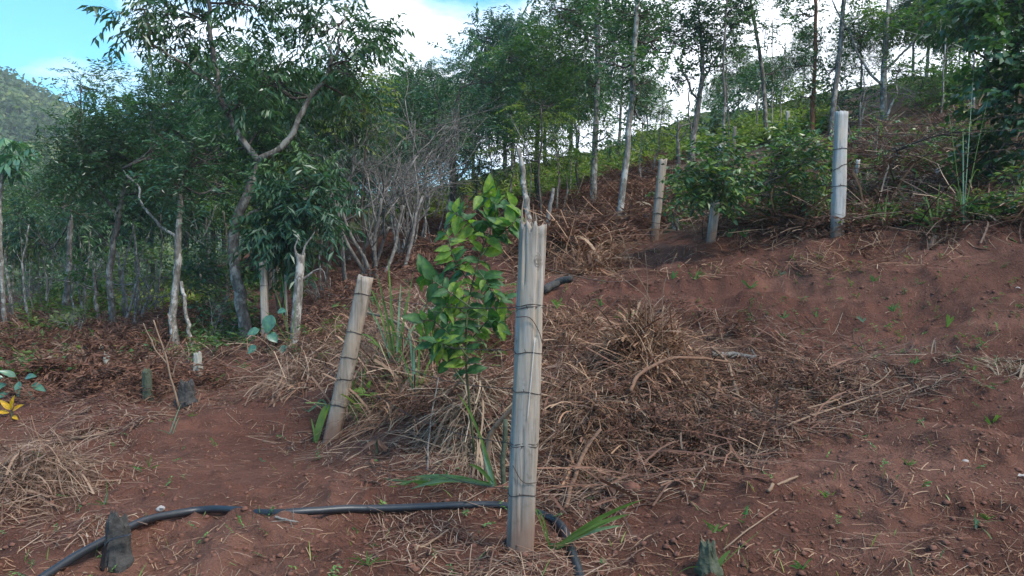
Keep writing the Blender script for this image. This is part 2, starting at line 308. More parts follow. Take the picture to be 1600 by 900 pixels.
# ------------------------------------------------------------------ mesh building
class Geo:
    def __init__(s): s.v = []; s.q = []; s.t = []; s.n = 0
    def add(s, v, q=None, t=None):
        v = np.asarray(v, float).reshape(-1, 3)
        if q is not None and len(q): s.q.append(np.asarray(q, np.int64).reshape(-1, 4)+s.n)
        if t is not None and len(t): s.t.append(np.asarray(t, np.int64).reshape(-1, 3)+s.n)
        s.v.append(v); s.n += len(v); return s
    def tubes(s, paths, rad, sides=6, cap=True, flat=1.0):
        paths = np.asarray(paths, float)
        if paths.ndim == 2: paths = paths[None]
        N_, K_, _ = paths.shape; rad = np.broadcast_to(np.asarray(rad, float), (N_, K_))
        tan = np.gradient(paths, axis=1); tan = norm(tan)
        av = norm(paths[:, -1]-paths[:, 0]); ref = np.where(np.abs(av[:, 2:3]) > .8, [[1., 0, 0]], [[0, 0, 1.]])
        a = norm(np.cross(tan, ref[:, None])); b = np.cross(tan, a)
        ph = np.arange(sides)*2*pi/sides
        off = a[:, :, None]*np.cos(ph)[None, None, :, None]+b[:, :, None]*np.sin(ph)[None, None, :, None]*flat
        V = paths[:, :, None]+off*rad[:, :, None, None]
        i = np.arange(K_-1)[:, None]*sides; j = np.arange(sides)[None]; j2 = (j+1) % sides
        q = np.stack([i+j, i+j2, i+sides+j2, i+sides+j], -1).reshape(-1, 4)
        Q = (q[None]+(np.arange(N_)*K_*sides)[:, None, None]).reshape(-1, 4)
        T = None
        if cap:
            fan = np.array([[0, k+1, k] for k in range(1, sides-1)]); fe = fan[:, ::-1]+(K_-1)*sides
            T = (np.vstack([fan, fe])[None]+(np.arange(N_)*K_*sides)[:, None, None]).reshape(-1, 3)
        return s.add(V, Q, T)
    def leaves(s, c, d, nrm, ln, wd, tipdrop=.12):
        """one folded four-cornered leaf per row"""
        c = np.asarray(c, float); d = norm(d); nrm = norm(nrm-d*(nrm*d).sum(-1, keepdims=True)); sd = np.cross(d, nrm)
        ln = np.broadcast_to(ln, (len(c),))[:, None]; wd = np.broadcast_to(wd, (len(c),))[:, None]
        m = c+d*ln*.45+nrm*ln*.05
        V = np.stack([c, m+sd*wd*.5, c+d*ln-nrm*ln*tipdrop, m-sd*wd*.5], 1)
        return s.add(V, np.arange(len(c)*4).reshape(-1, 4))
    def blades(s, b, d, ln, wd, droop=.3, segs=4, curl=0.0, clamp=None, shape='taper'):
        """arching strips: grass blades, straws"""
        b = np.asarray(b, float); N_ = len(b); d = norm(np.broadcast_to(d, b.shape)); ln = np.broadcast_to(ln, (N_,)).astype(float); wd = np.broadcast_to(wd, (N_,)).astype(float)
        droop = np.broadcast_to(droop, (N_,)).astype(float)
        t = np.linspace(0, 1, segs+1)
        side = norm(np.cross(d, [0, 0, 1.])+RNG.normal(0, .25, b.shape)); cu_ = RNG.normal(0, 1, N_)*curl
        p = b[:, None]+d[:, None]*(ln[:, None]*t)[..., None]
        p[..., 2] -= (ln*droop)[:, None]*t**2
        p = p+side[:, None]*((ln*cu_)[:, None]*t**2)[..., None]
        w = {'taper': np.clip(1.05-t**1.6, .04, 1)*np.minimum(1, .55+2*t), 'straw': np.full(segs+1, 1.), 'leaf': np.clip(np.sin(np.pi*np.clip(t*.93+.05, 0, 1))**.75, .05, 1)}[shape]
        if clamp is not None:
            hz = H(p[..., 0], p[..., 1])+clamp; p[..., 2] = np.maximum(p[..., 2], hz)
        V = np.stack([p+side[:, None]*(wd[:, None]*w*.5)[..., None], p-side[:, None]*(wd[:, None]*w*.5)[..., None]], 2)
        i = np.arange(segs)*2; q = np.stack([i, i+1, i+3, i+2], -1)
        Q = (q[None]+(np.arange(N_)*(segs+1)*2)[:, None, None]).reshape(-1, 4)
        return s.add(V, Q)
def link(name, me, parent=None, loc=(0, 0, 0)):
    o = bpy.data.objects.new(name, me); COL.objects.link(o); o.location = loc
    if parent is not None: o.parent = parent
    return o
def mesh_of(name, geo, m, origin=(0, 0, 0), smooth=True):
    V = np.vstack(geo.v)-np.asarray(origin, float)
    q = np.vstack(geo.q) if geo.q else np.zeros((0, 4), int); t = np.vstack(geo.t) if geo.t else np.zeros((0, 3), int)
    me = bpy.data.meshes.new(name); me.vertices.add(len(V)); me.vertices.foreach_set('co', V.astype(np.float32).ravel())
    nl = len(q)*4+len(t)*3; me.loops.add(nl); me.loops.foreach_set('vertex_index', np.r_[q.ravel(), t.ravel()].astype(np.int32))
    me.polygons.add(len(q)+len(t)); me.polygons.foreach_set('loop_start', np.r_[np.arange(len(q))*4, len(q)*4+np.arange(len(t))*3].astype(np.int32))
    me.polygons.foreach_set('use_smooth', np.full(len(q)+len(t), smooth)); me.update(calc_edges=True); me.materials.append(m)
    return me
def thing(name, label, cat, loc, group=None):
    o = bpy.data.objects.new(name, None); COL.objects.link(o); o.location = [float(x) for x in loc]; o.empty_display_size = .1
    o['label'] = label; o['category'] = cat
    if group: o['group'] = group
    return o
def part(name, geo, m, parent, smooth=True, org=None, label=None, kind=None):
    """a part (org: the world position its mesh is built round, by default the parent's own)"""
    base = np.array(parent.location) if org is None else np.asarray(org)
    o = link(name, mesh_of(name, geo, m, base, smooth), parent)
    if label: o['label'] = label
    if kind: o['kind'] = kind
    return o
def single(name, geo, m, label, cat, org, group=None, smooth=True):
    o = link(name, mesh_of(name, geo, m, org, smooth), None, [float(x) for x in org]); o['label'] = label; o['category'] = cat
    if group: o['group'] = group
    return o
def stuff(name, geo, m, label, cat, smooth=True):
    o = link(name, mesh_of(name, geo, m, (0, 0, 0), smooth)); o['kind'] = 'stuff'; o['label'] = label; o['category'] = cat
    return o
def smooth_path(pts, k=24, wig=0.0, seed=0):
    pts = np.asarray(pts, float); d = np.r_[0, np.cumsum(np.linalg.norm(np.diff(pts, axis=0), axis=1))]; d /= d[-1]
    e = np.vstack([2*pts[0]-pts[1], pts, 2*pts[-1]-pts[-2]]); t = np.linspace(0, 1, k)
    i = np.clip(np.searchsorted(d, t, side='right')-1, 0, len(pts)-2); f = ((t-d[i])/np.maximum(d[i+1]-d[i], 1e-9))[:, None]
    p0, p1, p2, p3 = e[i], e[i+1], e[i+2], e[i+3]
    out = .5*((2*p1)+(p2-p0)*f+(2*p0-5*p1+4*p2-p3)*f**2+(3*p1-p0-3*p2+p3)*f**3)
    if wig:
        r = np.random.default_rng(seed); w = r.normal(0, wig, (k, 3)); w[0] = 0
        w = (w+np.roll(w, 1, 0)+np.roll(w, -1, 0))/2; out = out+w*np.minimum(t*4, 1)[:, None]
    return out
def rpoly(poly, n_, rng=RNG):
    """random pixels inside a polygon of the photograph"""
    poly = np.array(poly, float); lo = poly.min(0); hi = poly.max(0); out = []; c = 0
    while c < n_:
        q = rng.uniform(lo, hi, (n_*2, 2)); ins = np.zeros(len(q), bool); j = len(poly)-1
        for i in range(len(poly)):
            xi, yi = poly[i]; xj, yj = poly[j]
            ins ^= ((yi > q[:, 1]) != (yj > q[:, 1])) & (q[:, 0] < (xj-xi)*(q[:, 1]-yi)/(yj-yi+1e-9)+xi); j = i
        out.append(q[ins]); c += ins.sum()
    return np.vstack(out)[:n_]

# ------------------------------------------------------------------ ground sheet
nT, nR = gx.shape
idx = np.arange(nT*nR).reshape(nT, nR)
gq = np.stack([idx[:-1, :-1], idx[1:, :-1], idx[1:, 1:], idx[:-1, 1:]], -1).reshape(-1, 4)
gg = Geo(); gg.add(np.stack([gx, gy, gz], -1), gq[:, ::-1])
cc = len(gg.v[0]); fan = np.array([[cc, idx[i, 0], idx[i+1, 0]] for i in range(nT-1)])
gg.v[0] = np.vstack([gg.v[0], [[0, 0, gz[:, 0].mean()]]]); gg.t.append(fan[:, ::-1]); gg.n += 1
gme = mesh_of('ground', gg, M['soil']); ground = link('ground', gme); ground['kind'] = 'structure'
Vx = np.r_[gx.ravel(), 0]; Vy = np.r_[gy.ravel(), 0]; Vz = np.r_[gz.ravel(), 0]
Yc = np.maximum(Vy, .3); PU = 800+F*Vx/Yc; PV = 400-F*(Vz-1.5)/Yc      # rough place in the photograph, for ground cover
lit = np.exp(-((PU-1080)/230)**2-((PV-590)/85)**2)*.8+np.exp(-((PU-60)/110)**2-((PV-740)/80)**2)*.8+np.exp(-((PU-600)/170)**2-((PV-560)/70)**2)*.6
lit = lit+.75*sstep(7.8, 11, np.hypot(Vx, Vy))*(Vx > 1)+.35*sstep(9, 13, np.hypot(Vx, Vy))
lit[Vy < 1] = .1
far = sstep(21, 34, np.hypot(Vx, Vy)+(noise2(Vx*.2, Vy*.2, 5)-.5)*14)
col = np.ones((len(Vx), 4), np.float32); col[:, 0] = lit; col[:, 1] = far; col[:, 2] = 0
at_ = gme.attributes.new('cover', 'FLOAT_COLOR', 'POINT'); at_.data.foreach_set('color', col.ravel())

# ------------------------------------------------------------------ foliage and trees
def spray_leaves(geo, c, d, kind, rng, scale=1.0):
    """leafy twigs: every row of c, d becomes one twig with its leaves"""
    L, tl, ll, lw, sag, dr = {'drooping': (11, .40, .145, .042, .25, .75), 'feather': (18, .42, .080, .027, .25, .15), 'small': (9, .25, .085, .044, .1, .2),
                              'round': (8, .30, .10, .072, .2, .55), 'oval': (9, .30, .095, .046, .15, .35), 'coarse': (7, .7, .42, .26, .1, .2), 'fern': (20, .46, .10, .022, .5, .1)}[kind]
    N_ = len(c); d = norm(d); up = np.array([0, 0, 1.]); sc = rng.uniform(.7, 1.25, (N_, 1))*scale
    side = norm(np.cross(d, up)+rng.normal(0, .2, d.shape)); t = (np.arange(L)+.7)/L
    p = c[:, None]+d[:, None]*(t[None, :, None]*tl*sc[:, None]); p[..., 2] -= sag*tl*(t**2)[None]*sc
    sg = np.where(np.arange(L) % 2, 1., -1.)[None, :, None]
    fw = .3 if kind in ('feather', 'fern') else .55
    ld = d[:, None]*fw+side[:, None]*sg*.85-up*dr+rng.normal(0, .22, (N_, L, 3))
    nn = up+rng.normal(0, .45, (N_, L, 3))
    lsc = sc*(np.sin(np.pi*(.12+.8*t))[None]*.6+.5 if kind in ('feather', 'fern') else rng.uniform(.7, 1.15, (N_, L)))
    geo.leaves(p.reshape(-1, 3), ld.reshape(-1, 3), nn.reshape(-1, 3), (ll*lsc).ravel(), (lw*lsc).ravel())
def lobe_points(lobe, n_, rng, gap=.42, seed=0):
    u, v, Y, ru, rv, rd = lobe; c = P(u, v, Y); R_ = np.array([ru*Y/F, rd, rv*Y/F]); out = []; cnt = 0
    while cnt < n_:
        q = norm(rng.normal(0, 1, (n_*3, 3)))*rng.uniform(0, 1, (n_*3, 1))**.45
        edge = 1+.35*(noise3(q*2.2+seed*7, seed)-.5)*2
        w = c+q*R_*edge[:, None]; k = noise3(w*1.5, seed+3) > gap-.03*len(out)
        out.append(np.c_[w[k], q[k]]); cnt += k.sum()
    r = np.vstack(out)[:n_]; return r[:, :3], r[:, 3:], c, R_
def crown(geo, twig, lobes, n_per, kind, rng, skel, gap=.42, scale=1.0, seed=0, limbs=None, limb_r=.03):
    for li, lb in enumerate(lobes):
        area = lb[3]*lb[4]/3000.*(lb[2]/12.)**2
        k = max(12, int(n_per*area)); w, q, c, R_ = lobe_points(lb, k, rng, gap, seed+li)
        dd = q*[1, 1, .7]+rng.normal(0, .35, q.shape); dd[:, 2] += .12
        spray_leaves(geo, w, dd, kind, rng, scale)
        if twig is None: continue
        # a limb from the skeleton to the lobe, boughs through it, twigs to the sprays
        sk = skel; dist = np.linalg.norm(sk-c, axis=1)+np.maximum(0, sk[:, 2]-c[2])*1.5; s0 = sk[np.argmin(dist)]
        mid = (s0+c)/2+rng.normal(0, .1, 3)*np.linalg.norm(c-s0); mid[2] -= .05
        Lp = smooth_path([s0, mid, c], 8, .02*np.linalg.norm(c-s0), li); twig.tubes(Lp, np.linspace(limb_r, limb_r*.5, 8), 5)
        nb = 9; ends = c+norm(rng.normal(0, 1, (nb, 3)))*R_*.8; st = Lp[rng.integers(2, 8, nb)]
        mids = (st+ends)/2+rng.normal(0, .06, (nb, 3))*np.linalg.norm(ends-st, axis=1)[:, None]
        bp = np.stack([smooth_path([a, b_, e_], 7, .02) for a, b_, e_ in zip(st, mids, ends)])
        twig.tubes(bp, np.linspace(limb_r*.45, limb_r*.12, 7), 4, cap=False)
        allp = np.vstack([bp.reshape(-1, 3), Lp]); m_ = min(len(w), 260); ww = w[:m_]
        ni = np.argmin(((ww[:, None]-allp[None])**2).sum(-1), 1); s1 = allp[ni]; md = (s1+ww)/2+rng.normal(0, .03, ww.shape)
        twig.tubes(np.stack([s1, md, ww+norm(dd[:m_])*.2], 1), [limb_r*.14, limb_r*.11, limb_r*.05], 3, cap=False)
def trunk_part(t, pts, r0, r1, m, seed=0, wig=.008, name='trunk', flare=1.35, sides=10, k=36, tip=True):
    p = smooth_path(pts, k, wig, seed); s = np.linspace(0, 1, k); r = r0+(r1-r0)*s**.9; r = r*(1-.85*sstep(.86, 1, s) if tip else 1); r = r*(1+.07*(noise2(s*14, s*0+seed, 3)-.5)*2); r = r*(1+(flare-1)*np.exp(-s*14))
    g = Geo(); g.tubes(p, r, sides); part(name, g, m, t); return p
def tree(label, trunk, r0, r1, lobes, n_per=40, kind='small', leaf='leaf_dark', bark='bark_grey', limbs=(), group=None, seed=0, name='tree', cat='tree', gap=.42, scale=1.0, limb_r=.02, sink=True, extra=None, twigbark='bark_dark'):
    rng = np.random.default_rng(100+seed)
    pts = [P(*q) for q in trunk]; b = pts[0].copy(); b[2] = H(b[0], b[1]); pts[0] = b-[0, 0, .12]
    if sink and len(pts) > 1 and pts[1][2] < b[2]+.1: pts[1][2] = b[2]+.15
    t = thing(name, label, cat, b, group)
    sk = [trunk_part(t, pts, r0, r1, M[bark], seed)[8:]]
    for i, (lp, a0, a1) in enumerate(limbs):
        sk.append(trunk_part(t, [P(*q) for q in lp], a0, a1, M[bark], seed+i+1, .02, 'limb', 1.0, 8, 24))
    skel = np.vstack(sk); geo = Geo(); tw = Geo()
    crown(geo, tw, lobes, n_per, kind, rng, skel, gap, scale, seed, limb_r=limb_r)
    if extra: crown(geo, None, extra[0], n_per, extra[1], rng, skel, gap, scale, seed+50)
    part('twigs', tw, M[twigbark], t, kind='stuff')
    part('crown', geo, M[leaf], t, smooth=False)
    return t

# ---- the near trees
tree('forked tree with a crooked mottled trunk splitting in a wide V',
     [(387,532,10.8),(380,490,10.8),(366,410,10.8),(368,350,10.8),(388,300,10.8),(403,250,10.8)], .088, .062,
     [(430,120,11.2,75,55,.8),(250,70,10.2,62,38,.5),(225,15,10,50,40,.5),(300,20,10.4,60,50,.6),(400,10,10.8,80,50,.8),(520,40,11.2,80,60,.9),(575,90,11.5,36,66,.8),(430,200,11.6,70,50,.5),(480,290,10.4,50,50,.5),(450,370,10.6,50,45,.4),(560,150,11.6,50,60,.6),(320,240,11.6,50,50,.5),(420,280,12,50,50,.4),(375,165,10.5,42,45,.35),(420,120,10.6,40,40,.35),(545,95,10.5,35,35,.35),(400,-70,11,160,60,1.2)],
     62, 'drooping', 'leaf_dark', 'bark_grey',
     [([(403,250,10.8),(370,205,10.7),(345,150,10.6),(332,70,10.5),(322,-40,10.4)], .05, .028), ([(403,250,10.8),(445,222,10.8),(490,150,10.8),(522,95,10.8),(505,60,10.8)], .05, .025),
      ([(343,140,10.6),(290,100,10.4),(235,70,10.2)], .022, .010), ([(368,350,10.8),(395,330,10.9),(440,300,10.6),(470,290,10.4)], .02, .01), ([(522,95,10.8),(535,50,10.9),(540,0,11)], .02, .012)], seed=1, gap=.44)
tree('slender tree with a white lichened trunk in front of the dark feathery crowns',
     [(279,560,10.4),(270,500,10.4),(277,430,10.4),(280,350,10.4),(284,280,10.4)], .060, .034,
     [(290,180,11.2,60,50,.6),(310,240,10.3,58,38,.35),(275,290,10.2,50,34,.3),(345,290,10.6,45,35,.4),(255,215,10.8,40,30,.4)], 100, 'feather', 'leaf_teal', 'bark_pale',
     [([(277,370,10.4),(235,340,10.5),(215,290,10.6),(190,260,10.7)], .022, .012), ([(283,440,10.4),(296,520,10.2),(300,545,10.1),(309,556,10.0)], .022, .03)], seed=2, gap=.40)
tree('dark broad crowned tree at the left with the lowest drooping feathery foliage',
     [(178,512,13),(172,430,13),(185,340,13),(200,260,13)], .06, .04,
     [(200,160,13,75,45,.9),(140,225,13,70,45,.9),(100,255,13,45,40,.7),(200,250,13,90,55,1.),(260,300,13,60,45,.8),(150,290,13,60,40,.8),(240,200,13,80,50,.9),(130,130,13.4,30,22,.5)],
     120, 'feather', 'leaf_dark', 'bark_grey', [([(185,340,13),(150,290,13),(110,250,13)], .03, .015), ([(190,300,13),(240,240,13),(265,180,13)], .03, .015)], seed=3, gap=.30)
tree('grey straight trunked tree at the left standing on the dark red bank', [(97,532,15),(104,460,15),(108,400,15),(112,330,15)], .065, .045,
     [(80,300,16,60,40,1.),(130,330,16,60,35,1.),(50,340,17,50,35,1.)], 50, 'feather', 'leaf_dark', 'bark_grey', seed=4)
tree('leafy middle tree filling the centre with feathery blue green boughs', [(712,330,17),(708,260,17),(712,190,17),(720,130,17)], .10, .06,
     [(640,155,16,36,35,.9),(705,205,17,72,52,1.2),(770,130,16.5,80,60,1.2),(730,250,16,80,45,1.),(660,210,16,50,60,1.)], 64, 'feather', 'leaf_teal', 'bark_dark', seed=5, gap=.38, scale=1.25)
tree('feathery bright green tree just left of the two slim pale trunks', [(845,322,17.5),(838,260,17.5),(840,180,17.5),(830,120,17)], .07, .04,
     [(830,100,16.5,70,50,1.),(860,170,16.5,55,50,.9),(820,220,16,60,45,.8),(870,240,16.5,40,40,.7),(800,85,17,40,28,.9),(880,90,17,40,40,.8)], 44, 'feather', 'leaf_light', 'bark_dark', seed=6, gap=.40, scale=1.25)
tree('slim tall tree with a straight silvery trunk, farther of the pair at the centre right', [(926,318,16),(930,230,16),(934,120,16),(932,-60,16)], .068, .045,
     [(900,40,15.6,60,50,.8),(960,60,15.8,50,50,.8),(920,130,15.8,50,40,.7),(930,-20,16,90,40,1.),(950,210,15.6,35,35,.6),(870,10,16,50,40,.8)], 70, 'small', 'leaf_dark', 'bark_pale', seed=7, gap=.48, scale=1.1)
tree('slim leaning pale trunk tree rooted lower and nearer on the brown bank', [(963,366,11.7),(975,280,11.7),(984,190,11.7),(991,80,11.7),(999,-50,11.7)], .050, .034,
     [(1000,20,11.7,55,45,.6),(960,100,11.8,35,40,.5),(1030,60,12,40,50,.6),(985,-30,11.7,80,40,.8),(1010,130,12,35,40,.5),(1000,185,14,50,35,.6)], 80, 'small', 'leaf_dark', 'bark_pale', seed=8, gap=.46)
tree('round crowned fork of thin limbs on the skyline right of the leaning pale trunk', [(1080,277,17.5),(1083,220,17.5),(1092,160,17.5),(1098,90,17.5),(1090,10,17.5)], .080, .03,
     [(1090,40,17.5,75,50,1.1),(1040,80,17.5,45,45,.9),(1140,40,17.5,45,50,.9),(1090,-20,17.5,80,40,1.),(1130,100,17.5,35,25,.7),(1060,125,17.5,25,25,.6),(1010,60,17.5,35,40,.8),(1120,-10,17.5,70,40,1.)], 95, 'small', 'leaf_dark', 'bark_grey',
     [([(1092,160,17.5),(1070,120,17.5),(1050,80,17.5)], .03, .015), ([(1096,130,17.5),(1125,80,17.5),(1145,40,17.5)], .03, .015), ([(1083,220,17.5),(1075,160,17.4),(1080,120,17.3)], .022, .012)], seed=9, gap=.44, scale=1.1)
tree('thin bare stemmed tree with small tufts near the centre of the skyline', [(1198,215,19),(1194,150,19),(1185,70,19),(1168,-20,19)], .055, .035,
     [(1165,20,19,30,35,.7),(1200,40,19,25,40,.6),(1215,110,19,18,25,.5),(1150,70,19,22,25,.5)], 70, 'small', 'leaf_dark', 'bark_grey', seed=10, gap=.5)
tree('tall tree with a rust red trunk on the hill', [(1268,208,17),(1272,120,17),(1274,40,17),(1272,-60,17)], .050, .032,
     [(1255,20,17,38,35,.6),(1285,60,17,28,40,.6),(1240,100,17,24,22,.5),(1270,-30,17,50,30,.7),(1250,150,17,25,20,.5)], 75, 'oval', 'leaf_dark', 'bark_red', seed=11, gap=.5)
tree('tall grey trunk leaning right beside the rust red one', [(1298,205,16.5),(1306,130,16.5),(1314,60,16.5),(1322,-60,16.5)], .060, .040,
     [(1320,-20,16.5,45,30,.7),(1290,110,17,22,22,.5),(1335,40,16.5,20,30,.5)], 60, 'small', 'leaf_dark', 'bark_grey', seed=12, gap=.5)
tree('pale many limbed tree with a fanning crown on the hill at the right', [(1382,182,16.5),(1380,130,16.5),(1384,60,16.5),(1390,-20,16.5)], .075, .04,
     [(1390,20,16.5,60,40,.9),(1430,60,16.5,40,40,.8),(1350,50,16.5,35,30,.7),(1400,110,16.5,40,30,.8),(1450,10,16.5,40,30,.8)], 85, 'small', 'leaf_light', 'bark_pale',
     [([(1380,135,16.5),(1350,100,16.4),(1320,40,16.3),(1295,-10,16.3)], .032, .016), ([(1383,110,16.5),(1420,70,16.5),(1455,10,16.5)], .03, .014), ([(1384,185,16.4),(1398,150,16.4),(1402,100,16.4)], .03, .018)], seed=13, gap=.44)
tree('shadowed broad leaved tree hanging into the right edge of view', [(1650,330,8.2),(1625,230,8.2),(1610,120,8.1),(1600,20,8.1)], .05, .02,
     [(1575,60,8.1,50,50,.5),(1565,140,8.0,45,50,.5),(1595,220,8.0,40,55,.5),(1600,300,8.2,40,30,.4),(1550,250,8.3,25,30,.4),(1600,-20,8.2,90,50,.6),(1505,30,8.5,26,24,.4),(1640,150,8,50,120,.6),(1530,-10,8.3,50,30,.5)],
     210, 'round', 'leaf_dark', 'bark_dark', [([(1612,140,8.1),(1560,130,8.1),(1510,60,8.3)], .014, .006), ([(1622,220,8.2),(1570,230,8.1),(1530,260,8.2)], .014, .006)], seed=14, gap=.44, limb_r=.012, scale=.95)

# trees further back: own crowns for a few kinds, copies with their own turn and size for the rest
def generic(seed, kind, leaf, bark, h, rad, n_):
    rng = np.random.default_rng(seed); b = np.zeros(3); t = thing('tree', 'x', 'tree', b)
    pts = [np.array([0, 0, -.3]), np.array([rng.normal(0, .1), 0, h*.3]), np.array([rng.normal(0, .25), rng.normal(0, .2), h*.6]), np.array([rng.normal(0, .3), rng.normal(0, .3), h*.92])]
    sk = trunk_part(t, pts, .09, .03, M[bark], seed); geo = Geo(); tw = Geo()
    for i in range(9):
        a = i*2.4; f = rng.uniform(.46, 1.0); c = np.array([cos(a)*rad*.62*(1.15-f*.6), sin(a)*rad*.62*(1.15-f*.6), h*f]); R_ = np.array([rad*.55, rad*.55, rad*.42])*(1.2-.4*f)
        q = norm(rng.normal(0, 1, (n_*3, 3)))*rng.uniform(0, 1, (n_*3, 1))**.45; w = c+q*R_; k = noise3(w*1.4, seed+i) > .42; w = w[k][:n_]; q = q[k][:n_]
        spray_leaves(geo, w, q+rng.normal(0, .3, q.shape), kind, rng, 1.3)
        s0 = sk[np.argmin(np.linalg.norm(sk-c+[0, 0, .6], axis=1))]; tw.tubes(smooth_path([s0, (s0+c)/2-[0, 0, .1], c], 6, .03), np.linspace(.03, .012, 6), 4)
        e = c+norm(rng.normal(0, 1, (8, 3)))*R_*.85; tw.tubes(np.stack([np.repeat(c[None], 8, 0), (c+e)/2+rng.normal(0, .1, e.shape), e], 1), [.012, .009, .004], 3)
    part('twigs', tw, M[bark], t, kind='stuff'); part('crown', geo, M[leaf], t, smooth=False); return t
KIDS = {}
def kids(o): 
    if o.name not in KIDS: KIDS[o.name] = [c for c in bpy.data.objects if c.parent == o]
    return KIDS[o.name]
def copy_thing(src, loc, rz, sc, label, group):
    r = src.copy(); COL.objects.link(r); r.location = [float(x) for x in loc]; r.rotation_euler = (0, 0, rz); r.scale = (sc, sc, sc); r['label'] = label; r['group'] = group
    for c in kids(src):
        d = c.copy(); COL.objects.link(d); d.parent = r
    return r
protos = [generic(31, 'feather', 'leaf_dark', 'bark_dark', 6.0, 2.3, 210), generic(32, 'small', 'leaf_dark', 'bark_grey', 6.5, 2.0, 260),
          generic(33, 'drooping', 'leaf_teal', 'bark_grey', 5.2, 2.2, 190), generic(34, 'oval', 'leaf_light', 'bark_pale', 4.6, 1.9, 210)]
used = [False]*4
SPOTS = [  # pixel column, distance, kind, size
 (20,27,3,.7),(75,32,2,.8),(130,23,0,.72),(165,34,1,.8),(215,21,2,.78),(240,30,0,1.),(290,25,1,.95),(335,19,0,.85),(352,32,2,1.15),(400,22,2,1.0),(430,17,3,.75),(440,30,0,1.15),(480,20,0,.95),
 (520,26,1,.8),(545,18.5,2,.8),(570,33,0,.8),(600,22,1,.62),(640,28,2,.75),(665,21,0,.65),(690,36,1,.6),(740,30,0,.75),(790,24,2,.8),(800,36,1,1.),(850,30,0,.9),(890,24,1,.8),(900,36,3,.9),(965,28,1,.7),(1010,36,3,.6),
 (-60,24,0,.8),(-40,32,1,.9),(-130,26,2,1.1),(1150,34,1,.42),(1120,40,3,.5),(1210,33,0,.40),(1180,38,3,.5),(1250,30,1,.42),(1340,26,0,.42),(1420,24,1,.50),(1470,25,3,.50),(1505,21,0,.46),(1550,22,1,.7),(1610,19,2,.8),(1440,32,1,.8),(1530,32,2,.9),(1690,16,0,.9)]
rs = random.Random(5)
for (u, Y, k, sc) in SPOTS:
    x = (u-800)/F*Y; p = np.array([x, Y, float(H(x, Y))]); hill = u > 1050
    kn = ['dark feathery leaved', 'dark small leaved', 'blue green drooping leaved', 'light green oval leaved'][k]
    wh = 'at the right edge' if u > 1520 else 'on the hill skyline at the right' if hill else 'deep in the stand at the far left' if u < 200 else 'deep in the stand behind the forked tree' if u < 480 else 'deep in the stand behind the leafless bushes' if u < 700 else 'behind the slim pale trunks'
    lab = kn+' background tree '+wh; grp = lab
    if not used[k]:
        used[k] = True; o = protos[k]; o.location = p; o.scale = (sc,)*3; o['label'] = lab; o['group'] = grp; o.rotation_euler = (0, 0, rs.uniform(0, 6))
    else: copy_thing(protos[k], p, rs.uniform(0, 6.28), sc*rs.uniform(.92, 1.1), lab, grp)

# slim poles, saplings and dead stems between the trees
THIN = [((196,508),(190,440),(178,380),14,.030,'bark_grey'),((214,500),(216,430),(208,350),14.5,.030,'bark_pale'),((157,520),(150,470),(147,420),13.5,.035,'bark_grey'),
 ((20,480),(10,420),(12,350),20,.04,'bark_pale'),((45,480),(40,400),(35,330),24,.04,'bark_pale'),((330,470),(325,400),(322,340),16,.03,'bark_dark'),((352,462),(355,400),(350,330),15,.03,'bark_dark'),
 ((437,500),(432,430),(440,360),12,.022,'bark_dark'),((420,470),(425,400),(425,350),15,.04,'bark_dark'),((505,450),(520,380),(515,320),15,.04,'bark_dark'),((655,380),(668,320),(660,270),17,.022,'bark_pale'),
 ((698,350),(705,300),(730,262),17,.05,'bark_pale'),((748,335),(745,290),(752,230),18,.03,'bark_dark'),((676,345),(690,290),(700,240),19,.028,'bark_grey'),((890,320),(892,280),(889,230),18,.02,'bark_pale'),
 ((905,318),(900,260),(905,200),19,.03,'bark_dark'),((1002,300),(1000,250),(1004,190),18,.018,'bark_pale'),((1018,300),(1028,230),(1036,160),19,.018,'bark_grey'),((1060,258),(1059,220),(1059,186),21,.055,'bark_grey'),
 ((1140,230),(1136,150),(1134,70),20,.022,'bark_grey'),((1133,262),(1131,130),(1136,-20),17,.030,'bark_grey'),((1206,218),(1207,120),(1206,30),20,.020,'bark_pale'),((1217,215),(1222,140),(1228,60),20,.018,'bark_pale'),((1185,225),(1183,160),(1196,110),21,.022,'bark_grey'),
 ((1330,205),(1348,150),(1346,90),17,.015,'bark_grey'),((1470,180),(1475,110),(1478,40),15,.018,'bark_pale'),((1520,190),(1521,110),(1517,30),14,.022,'bark_pale'),((925,300),(925,250),(928,200),20,.025,'bark_grey'),((870,330),(875,280),(872,215),18,.02,'bark_dark'),
 ((585,420),(590,350),(610,270),14.5,.04,'bark_dark'),((540,440),(535,370),(560,290),14,.035,'bark_dark')]
rt = random.Random(77)
for k_ in range(34):
    u_ = rt.choice([rt.uniform(0, 470), rt.uniform(490, 880)]); v_ = (505-u_*.11 if u_ < 470 else 470-(u_-480)*.36)+rt.uniform(-12, 14); hh = rt.uniform(80, 170)
    THIN.append(((u_, v_), (u_+rt.uniform(-14, 14), v_-hh*.5), (u_+rt.uniform(-26, 26), v_-hh), rt.uniform(13.5, 18), rt.uniform(.010, .024), rt.choice(['bark_pale', 'bark_grey', 'bark_grey', 'dead_twig'])))
